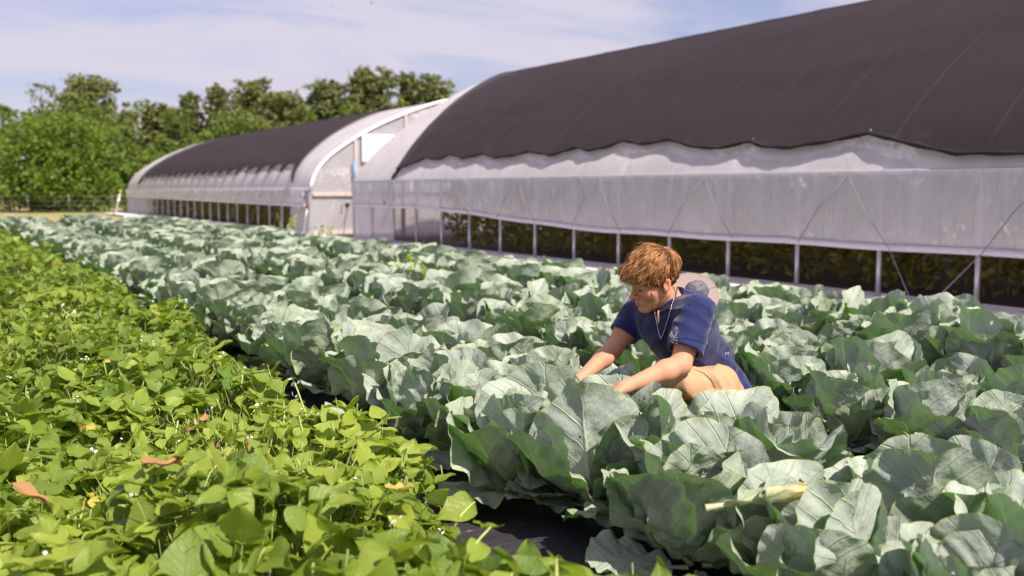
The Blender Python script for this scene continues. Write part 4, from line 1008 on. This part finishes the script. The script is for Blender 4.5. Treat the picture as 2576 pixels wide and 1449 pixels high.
person = empty('person', (2.62, 3.1, 0), 'young person in navy T-shirt and khaki shorts crouching among the cabbages, reaching into them', 'person')
pinv = Vector((2.62, 3.1, 0))
def pchild(o, par=None):
    o.parent = par or person; 
    if par is None: o.location = -pinv
    return o
pchild(link('body', make_mesh('body', V, Q, mats=[M['skin']])))
# eyelashes and brows, hair
HAIRM = None
def m_hair():
    t = Nt('hair'); tint = t.n('ShaderNodeAttribute', attribute_name='tint').outputs['Fac']
    col = t.ramp(tint, [(0, (.055, .022, .010)), (.45, (.19, .074, .027)), (1, (.54, .26, .10))])
    return t.done(t.princ(col, .38, None, .55))
M['hair'] = m_hair()
def strands(items, name, par, sides=4):
    Vs, Qs, Ts = [], [], []; n0 = 0
    for path, r, tint in items:
        P = np.array(path); n = len(P); t = np.gradient(P, axis=0); t /= np.linalg.norm(t, axis=1)[:, None] + 1e-9
        a = np.cross(t, [.31, .2, .93]); a /= np.linalg.norm(a, axis=1)[:, None] + 1e-9; b = np.cross(t, a)
        rr = r * np.sin(np.linspace(.35, math.pi * .98, n)) ** .6
        ang = np.arange(sides) * 2 * math.pi / sides
        v = P[:, None] + (a[:, None] * np.cos(ang)[None, :, None] + b[:, None] * np.sin(ang)[None, :, None]) * rr[:, None, None]
        q = [[i * sides + k, i * sides + (k + 1) % sides, (i + 1) * sides + (k + 1) % sides, (i + 1) * sides + k] for i in range(n - 1) for k in range(sides)]
        Vs.append(v.reshape(-1, 3)); Qs.append(np.array(q) + n0); n0 += n * sides; Ts.append(np.full(n * sides, tint))
    return pchild(link(name, make_mesh(name, np.vstack(Vs), np.vstack(Qs), tint=np.concatenate(Ts), mats=[M['hair']])), par)
rg = np.random.default_rng(12); CR = vec((.012, -.060, .128))
def scalp(d):       # point on the skull ellipsoid in direction d from its centre
    c = vec((0, -.012, .046)); r = vec((.077, .100, .088)); d = d / np.linalg.norm(d); k = 1 / np.sqrt(((d / r) ** 2).sum()); return c + d * k, (d / r ** 2) / np.linalg.norm(d / r ** 2)
items = []
for i in range(11000):
    d = rg.normal(0, 1, 3)
    p, n = scalp(d)
    front = p[1] > .045; side = abs(p[0]) > .05
    zmin = .052 if p[1] > .055 else (.018 if p[1] > .02 else (.006 if p[1] > -.035 else -.045))
    if p[1] > .02: zmin = max(zmin, .018 + (p[1] - .02) * .9)
    if p[2] < zmin: continue
    cl_ = noise.noise(Vector(p * 55 + 7)); fl = p - CR; fl -= n * (fl @ n); L = np.linalg.norm(fl); fl = fl / (L + 1e-6)
    if p[2] > .06: fl = fl + vec((0, .75, 0)) * (1 if p[1] > -.05 else .0); 
    nv_ = noise.noise_vector(Vector(p * 38)); fl = fl + np.array(nv_) * .55 + rg.normal(0, .10, 3); fl -= n * (fl @ n); fl /= np.linalg.norm(fl)
    top = np.clip((p[2] - .02) / .09, 0, 1); fr_ = np.clip((p[1] + .02) / .08, 0, 1)
    ln = .024 + .052 * top + .010 * fr_ * top; ln *= rg.uniform(.7, 1.2)
    lift = (.003 + .014 * top) * (.8 + 1.3 * cl_ + rg.uniform(-.2, .5) + (1.0 if rg.random() < .03 else 0)); q = p.copy(); path = []
    rg_f = rg.random(); m = 8; cu = rg.normal(0, .0035, 3); ph = cl_ * 9 + rg.normal(0, .5); wv = (.0036 + .003 * cl_) * (1 + 1.3 * fr_)
    side_ = np.cross(n, fl)
    for k in range(m):
        s = k / (m - 1); h = (1 if p[1] > -.06 else .5) * lift * math.sin(min(1, s * 1.5) * math.pi / 2) - .010 * s * s * (1 - top * .3)
        base = p + fl * ln * s
        dd, nn = scalp(base - vec((0, -.012, .046)))
        if base[1] > .07 and base[2] < .10: dd = base.copy(); dd[2] = max(dd[2] - .006 * s, .046 + .016 * cl_ + rg_f * .012); dd[1] = max(dd[1], .086 + .010 * cl_ + rg_f * .008)
        path.append(list(hp(*(dd + nn * max(.002, h + .003) + side_ * math.sin(s * 4.5 + ph) * wv + cu * s))))
    items.append((path, (rg.uniform(.0005, .0012) if i % 7 else rg.uniform(.0014, .0026)), float(np.clip(rg.normal(.42, .20) + .7 * cl_ + .2 * top - .45 * (p[2] < .03), 0, 1))))
hair = strands(items, 'hair', None)
def cap_sdf(p):
    q = ((p - HC) @ HM.T) / HS
    d = ell(q, (0, -.012, .046), (.0785, .101, .0885))
    cut = np.maximum(.020 + np.clip(q[:, 1] - .015, 0, 1) * .95, 0) - q[:, 2]
    cut = np.where(q[:, 1] < -.035, -.040 - q[:, 2], cut)
    return np.maximum(d, cut) * HS
Vc, Qc = surface_nets(cap_sdf, HC - .15, HC + .15, .004)
o = pchild(link('hair_base', make_mesh('hair_base', Vc, Qc, tint=np.full(len(Vc), .12), mats=[M['hair']]))); o.parent = hair; o.location = (0, 0, 0)
br = []
for sx in (-1, 1):
    for i in range(90):
        t = rg.random(); x = sx * (.012 + .036 * t); y = .0955 - .020 * t ** 1.6 - .000; z = .034 + .006 * math.sin(t * 2.6) + rg.normal(0, .0016)
        p0 = vec((x, y, z)); p1 = p0 + vec((sx * .006, -.002, .001)); br.append(([list(hp(*p0)), list(hp(*((p0 + p1) / 2 + vec((0, .001, 0))))), list(hp(*p1))], .0013, .05))
    for i in range(22):
        t = i / 21; x = sx * (.019 + .024 * t); y = .0895 - .010 * (t - .4) ** 2 * 4; p0 = vec((x, y, .0075)); p1 = p0 + vec((sx * .001, .004, -.005)); br.append(([list(hp(*p0)), list(hp(*((p0 + p1) / 2))), list(hp(*p1))], .0009 if sx > 0 else .0004, 0))
strands(br, 'eyebrows', None)

# shirt
hemL = J['shl'] + (J['ell_'] - J['shl']) * .74; hemR = J['shr'] + (J['elr'] - J['shr']) * .60
dL = vec((J['ell_'] - J['shl']).normalized()); dR = vec((J['elr'] - J['shr']).normalized())
hemp = at(1835, 985, 4.30)
def fold(p, axis, k, amp, c, r, ph=0):
    w = np.exp(-((np.linalg.norm(p - vec(c), axis=1) / r) ** 2)); s = p @ vec(axis) * k + ph + 1.2 * np.sin(p @ vec((7, 9, 5)))
    return amp * 1.5 * w * (1 - np.abs(np.sin(s))) * -1
def shirt_sdf(p):
    d = rcone(p, J['chest'], J['waist'], .138, .116)
    d = su(d, rcone(p, J['chestr'], J['waist'], .115, .10), .05)
    d = su(d, rcone(p, J['waist'], J['pel'] + Vector((.02, 0, -.01)), .118, .128), .05)
    d = su(d, rcone(p, J['shr'], J['shl'], .066, .070), .055)
    d = su(d, ell(p, J['back'], (.105, .12, .08)), .05)
    d = su(d, rcone(p, J['neck'] + Vector((0, 0, -.03)), J['neck'] + Vector((-.005, -.005, .0)), .085, .074), .035)
    d = su(d, ell(p, hemp + Vector((-.01, 0, 0)), (.075, .12, .07)), .05)
    crease = .012
    for sh, hm, dv, r0, r1, k in ((J['shl'], hemL, dL, .070, .074, 1), (J['shr'], hemR, dR, .062, .066, 2)):
        s = rcone(p, sh, Vector(vec(hm) + dv * .03), r0, r1); s = np.maximum(s, (p - vec(hm)) @ dv)
        d = su(d, s, .014 if k == 1 else .035)
        # cut hollow at the hem
        hol = rcone(p, Vector(vec(hm) - dv * .05), Vector(vec(hm) + dv * .06), r1 - .016, r1 - .007); lim = -((p - vec(hm)) @ dv + .035)
        d = ssub(d, np.maximum(hol, lim), .003)
    # neck opening
    nc = vec(J['neck']); ax = HM.T @ vec((0, -.4, .9)); ax /= np.linalg.norm(ax)
    opn = rcone(p, Vector(nc + vec((-.012, -.01, -.015))), Vector(nc + vec((-.045, -.04, .16))), .0655, .085); d = ssub(d, opn, .006)
    # folds
    d = d + fold(p, (.5, .2, 1), 34, .010, J['back'], .16, 2) + fold(p, (.4, .3, 1), 42, .016, J['waist'], .17) + fold(p, (.9, .2, -.5), 50, .008, J['pel'], .15, 1) + fold(p, (.7, -.2, 1), 38, .009, J['shl'] + Vector((-.04, 0, -.08)), .10, 2) + fold(p, (-.6, .6, .7), 40, .007, J['chest'], .13, .5) + fold(p, (1, .5, .2), 46, .006, J['shr'], .12, .3)
    # leave the lap free
    hemcut = (p - vec(at(1782, 975, 4.12))) @ vec((rt * -.30 - fw * .50 - up * .82).normalized())
    return np.maximum(d, hemcut - .0)
V, Q = surface_nets(shirt_sdf, lo, hi, .0042)
def m_shirt():
    t = Nt('navy_cotton'); ob = t.obj(); n1 = t.noise(5, 3, ob)
    col = t.mix(n1, (.0075, .012, .068), (.012, .019, .10)); w = t.noise(420, 2, ob); w2 = t.noise(15, 4, ob, dist=1.0)
    return t.done(t.princ(col, .78, t.bump(t.math('ADD', t.math('MULTIPLY', w, .05), t.math('MULTIPLY', w2, .9)), .7, .012), .2, Sheen_Weight=.25))
M['shirt'] = m_shirt()
shirt_me = make_mesh('shirt', V, Q, mats=[M['shirt']]); shirt = pchild(link('shirt', shirt_me))
bvh = BVHTree.FromPolygons([tuple(v) for v in V], [tuple(int(i) for i in q) for q in Q])
def onshirt(px, py, off=.003):
    o0 = Vector((0, 0, CAM_H)); d = (at(px, py, 1) - o0).normalized(); h = bvh.ray_cast(o0, d)
    return (h[0] - d * off) if h[0] else None
def surf_line(b, pts, r, off=.002, n=5):
    P = [onshirt(x, y, off) for x, y in pts]; run = []
    for q in P + [None]:
        if q is None or (run and (q - run[-1]).length > .03):
            if len(run) > 1: b.tube(run, r, n)
            run = [q] if q else []
        else: run.append(q)
# seams: shoulder seam, armhole, hems
M['seam'] = plain('shirt_seam', (.009, .015, .07), .8)
def lerp(a, n=14):
    out = []
    for (x0, y0), (x1, y1) in zip(a, a[1:]): out += [(x0 + (x1 - x0) * i / n, y0 + (y1 - y0) * i / n) for i in range(n)]
    return out + [a[-1]]
b = MB()
surf_line(b, lerp([(1712, 722), (1735, 736), (1752, 748), (1760, 760)]), .0006)
b.build('shoulder_seam', M['seam']).parent = shirt; b = MB()
surf_line(b, lerp([(1762, 764), (1779, 772), (1792, 800), (1794, 826)]), .0006)
b.build('armhole_seam', M['seam']).parent = shirt; b = MB()
surf_line(b, lerp([(1700, 853), (1725, 851), (1750, 855), (1776, 866)]), .0010)
b.build('hem_seam', M['seam']).parent = shirt
# chest emblem: ring, letters, portrait-free mark
M['print'] = plain('white_print', (.42, .44, .52), .7, var=.05)
b = MB(); ec = (1700, 843)
def esc(x, y): return (ec[0] + x, ec[1] + y) if x < 5 else (-900, -900)
for R0 in (20.5, 14.5):
    surf_line(b, [esc(R0 * .86 * math.cos(a), R0 * math.sin(a)) for a in np.linspace(0, 2 * math.pi, 60)], .0009, .0025, 4)
mark = [[(-5, -9), (4, -9), (-4, 6), (6, 6)], [(-9, -2), (-6, 8), (3, 12)], [(7, -6), (10, 2), (6, 9)], [(-10, -9), (-8, -11)], [(-1, -13), (1, -12)]]
for m in mark: surf_line(b, [esc(x, y) for x, y in lerp(m, 6)], .0009, .0025, 4)
b.build('emblem', M['print']).parent = shirt
GL = {'U': [[(0, 0), (0, 1)], [(0, 1), (1, 1)], [(1, 1), (1, 0)]], 'N': [[(0, 1), (0, 0)], [(0, 0), (1, 1)], [(1, 1), (1, 0)]], 'I': [[(.5, 0), (.5, 1)]], 'V': [[(0, 0), (.5, 1)], [(.5, 1), (1, 0)]],
      'E': [[(0, 0), (0, 1)], [(0, 0), (1, 0)], [(0, .5), (.8, .5)], [(0, 1), (1, 1)]], 'R': [[(0, 1), (0, 0)], [(0, 0), (1, 0)], [(1, 0), (1, .5)], [(1, .5), (0, .5)], [(.3, .5), (1, 1)]],
      'S': [[(1, 0), (0, 0)], [(0, 0), (0, .5)], [(0, .5), (1, .5)], [(1, .5), (1, 1)], [(1, 1), (0, 1)]], 'T': [[(0, 0), (1, 0)], [(.5, 0), (.5, 1)]], 'Y': [[(0, 0), (.5, .5)], [(1, 0), (.5, .5)], [(.5, .5), (.5, 1)]],
      'O': [[(0, 0), (1, 0)], [(1, 0), (1, 1)], [(1, 1), (0, 1)], [(0, 1), (0, 0)]], 'F': [[(0, 0), (0, 1)], [(0, 0), (1, 0)], [(0, .5), (.8, .5)]], 'M': [[(0, 1), (0, 0)], [(0, 0), (.5, .6)], [(.5, .6), (1, 0)], [(1, 0), (1, 1)]]}
b = MB(); txt = 'UNIVERSITY OF RI'
for i, ch in enumerate(txt):
    if ch == ' ': continue
    a = R_(172 + i * 9.4); 
    for (x0, y0), (x1, y1) in GL[ch]:
        pp = []
        for x, y in ((x0, y0), ((x0 + x1) / 2, (y0 + y1) / 2), (x1, y1)):
            ux = (x - .5) * 2.4; R1 = 19.6 - y * 4.2; pp.append(esc((R1 * math.cos(a) - ux * math.sin(a)) * .86, R1 * math.sin(a) + ux * math.cos(a)))
        surf_line(b, pp, .0007, .0025, 4)
b.build('lettering', M['print']).parent = shirt
b = MB()
for (x0, y0), (x1, y1) in GL['M']: surf_line(b, lerp([(1825 + x0 * 7, 886 + y0 * 8), (1825 + x1 * 7, 886 + y1 * 8)], 4), .0012, .003, 4)
if b.v: b.build('back_lettering', M['print']).parent = shirt

# shorts
def shorts_sdf(p):
    d = sph(p, J['pel'] + Vector((0, 0, -.01)), .128)
    for h_, k_ in ((HL, KL), (HR_, KR)):
        d = su(d, rcone(p, h_, k_, .102, .082), .035)
        dv = vec((k_ - h_).normalized()); 
    d = su(d, rcone(p, J['waist'] + Vector((.0, 0, -.04)), J['pel'], .105, .12), .04)
    # thigh kept high in front of the belly
    d = su(d, rcone(p, at(1812, 965, 4.16), at(1722, 970, 4.02), .078, .060), .03)
    d = d + fold(p, (.3, -.9, .4), 44, .010, at(1760, 950, 4.05), .14) + fold(p, (1, .3, .3), 40, .008, at(1800, 965, 4.1), .12, 1)
    cut = (p - vec(KL * .93 + HL * .07)) @ vec((KL - HL).normalized())
    return np.maximum(d, cut)
V, Q = surface_nets(shorts_sdf, lo, hi, .005)
M['khaki'] = plain('khaki_cotton', (.42, .275, .16), .8, var=.10, scale=12, bump=.25, spec=.2)
sme = make_mesh('shorts', V, Q, mats=[M['khaki']]); shorts = pchild(link('shorts', sme))
bv2 = BVHTree.FromPolygons([tuple(v) for v in V], [tuple(int(i) for i in q) for q in Q])
def onshorts(px, py, off=.004):
    o0 = Vector((0, 0, CAM_H)); d = (at(px, py, 1) - o0).normalized(); h = bv2.ray_cast(o0, d); return (h[0] - d * off) if h[0] else None
M['khaki2'] = plain('khaki_seam', (.26, .16, .09), .85)
b = MB()
for pl, r in (([(1748, 930), (1770, 938), (1790, 955), (1800, 975)], .0016),):
    P = [q for q in (onshorts(x, y) for x, y in lerp(pl, 8)) if q]
    if len(P) > 2: b.tube(P, r, 5)
b.build('pocket_seam', M['khaki2']).parent = shorts
# boots
for a_ in (AL, AR):
    b = MB(); q = a_ - pinv; dv = Vector((-.87, -.49, 0)); 
    b.tube([q + Vector((0, 0, .06)), q + Vector((0, 0, -.01)), q + dv * .05 + Vector((0, 0, -.04)), q + dv * .12 + Vector((0, 0, -.055)), q + dv * .2 + Vector((0, 0, -.055))], [.05, .054, .052, .05, .03], 12)
    b.tube([q - dv * .05 + Vector((0, 0, -.088)), q + dv * .21 + Vector((0, 0, -.088))], [.042, .045], 10); o = b.build('boot', plain('boot_leather', (.08, .05, .03), .6)); o.parent = person
# necklace
M['silver'] = plain('silver', (.62, .60, .58), .28, 1.0, var=.1)
M['silverdark'] = plain('oxidised_silver', (.10, .09, .08), .35, .8)
neck = []
b = MB(); allp = []
LP = [(1696, 718), (1698, 735), (1694, 752), (1687, 778), (1681, 800), (1674, 822), (1668, 840), (1662, 853)]
RP = [(1646, 771), (1647, 786), (1650, 802), (1654, 822), (1658, 840), (1662, 853)]
def chain(PL):
    out = []
    for x, y in lerp(PL, 10):
        q = onshirt(x, y, .010); 
        if q is None or (q - at(x, y, 4.1)).length > .16: q = at(x, y, 4.07)
        o0 = Vector((0, 0, CAM_H)); d = (at(x, y, 1) - o0).normalized(); h = body_bvh.ray_cast(o0, d)
        if h[0] and (h[0] - o0).length < (q - o0).length: q = h[0] - d * .004
        out.append(q)
    for _ in range(4): out = [out[0]] + [(out[i - 1] + out[i] * 2 + out[i + 1]) / 4 for i in range(1, len(out) - 1)] + [out[-1]]
    return out
bm = bpy.data.meshes['body']; bvv = [v.co.copy() for v in bm.vertices]; body_bvh = BVHTree.FromPolygons(bvv, [tuple(p_.vertices) for p_ in bm.polygons])
for PL in (LP, RP):
    P = chain(PL)
    for i in range(len(P) - 1):
        for k in range(3):
            c = P[i].lerp(P[i + 1], k / 3); r = .0021; b.add([c + Vector((r, 0, 0)), c + Vector((-r, 0, 0)), c + Vector((0, r, 0)), c + Vector((0, -r, 0)), c + Vector((0, 0, r)), c + Vector((0, 0, -r))], [(0, 2, 4), (2, 1, 4), (1, 3, 4), (3, 0, 4), (2, 0, 5), (1, 2, 5), (3, 1, 5), (0, 3, 5)])
pend = P[-1]
nk = pchild(b.build('necklace', M['silver']))
b = MB(); mt = Matrix.Rotation(-HEAD + .25, 3, 'Z')
b.box(pend + Vector((0, 0, -.024)), (.0055, .004, .050), mt); b.box(pend + Vector((0, 0, -.017)), (.026, .0046, .0055), mt); b.tube([pend + Vector((0, 0, .004)), pend], .002, 6)
o = b.build('cross_pendant', M['silverdark'], nk, False); 
b = MB(); b.box(pend + Vector((0, 0, -.017)) + mt @ Vector((0, -.0035, 0)), (.021, .002, .0018), mt); b.build('cross_glint', M['silver'], nk, False)
# hat hanging on the back
hatc = at(1750, 735, 4.34); hn = (rt * .55 - fw * .50 + up * .66).normalized(); ha = (rt * .85 + up * .42 + fw * .25); ha = (ha - hn * ha.dot(hn)).normalized(); hb = hn.cross(ha)
hat = empty('hat', hatc, 'beige wide-brimmed hat with grey mesh crown hanging on the back of the person', 'hat')
M['brim'] = plain('hat_canvas', (.24, .19, .175), .8, var=.07, scale=14, bump=.15)
M['mesh'] = plain('grey_mesh', (.12, .11, .14), .7, var=.45, scale=160)
b = MB(); NA, NR_ = 72, 22
def brimp(a, r):
    e = 1.0 + .10 * math.cos(a); z = .010 * math.sin(2 * a + .6) * (r / .165) ** 2 + .006 * (r / .165) ** 3
    z += .0022 * sum(math.exp(-((r - q) / .0022) ** 2) for q in (.095, .118, .141)) + .003 * math.exp(-((r - .163) / .003) ** 2)
    return ha * (r * .86 * e * math.cos(a)) + hb * (r * .60 * math.sin(a)) + hn * z
b.grid(lambda u, v: brimp(2 * math.pi * u, .072 + .093 * v), NA, 60); b.build('brim', M['brim'], hat, True, .004)
M['edge'] = plain('hat_binding', (.36, .22, .14), .8)
b = MB(); b.tube([brimp(2 * math.pi * k / 60, .166) for k in range(61)], .0028, 6); b.build('binding', M['edge'], hat)
b = MB()
def crp(u, v):
    a = 2 * math.pi * u; t = v * math.pi / 2; r = .078 * math.cos(t) ** .7 if v < 1 else 0
    w = .010 * noise.noise(Vector((math.cos(a) * 3, math.sin(a) * 3, v * 4)))
    return ha * (r * math.cos(a) * .9 - .02 * v) + hb * (r * .62 * math.sin(a)) + hn * (.055 * math.sin(t) + w)
b.grid(crp, 40, 12); b.build('crown', M['mesh'], hat)
M['cord'] = plain('leather_cord', (.09, .055, .045), .6); M['tog'] = plain('leather_toggle', (.34, .22, .17), .5)
b = MB(); P = []
o0 = Vector((0, 0, CAM_H))
for x, y in lerp([(1703, 722), (1700, 745), (1692, 762), (1680, 775), (1666, 783), (1656, 783)], 8):
    d = (at(x, y, 1) - o0).normalized(); h = body_bvh.ray_cast(o0, d); h2 = bvh.ray_cast(o0, d); c = [q[0] for q in (h, h2) if q[0]]
    if c: P.append(min(c, key=lambda q: (q - o0).length) - d * .004)
if len(P) > 3:
    for _ in range(3): P = [P[0]] + [(P[i - 1] + P[i] * 2 + P[i + 1]) / 4 for i in range(1, len(P) - 1)] + [P[-1]]
    b.tube([q - hatc for q in P], .0038, 6)
    e = P[-1]; b.tube([e - hatc, e - hatc + Vector((0, 0, -.05))], .0022, 5)
o = b.build('chin_cord', M['cord'], hat)
b = MB(); e = P[-1] - hatc - rt * .001 - fw * .006; b.tube([e + Vector((0, 0, .004)), e + Vector((0, 0, -.02)), e + Vector((.001, 0, -.046)), e + Vector((.001, 0, -.056))], [.0035, .0055, .0048, .001], 8); b.build('toggle', M['tog'], hat)
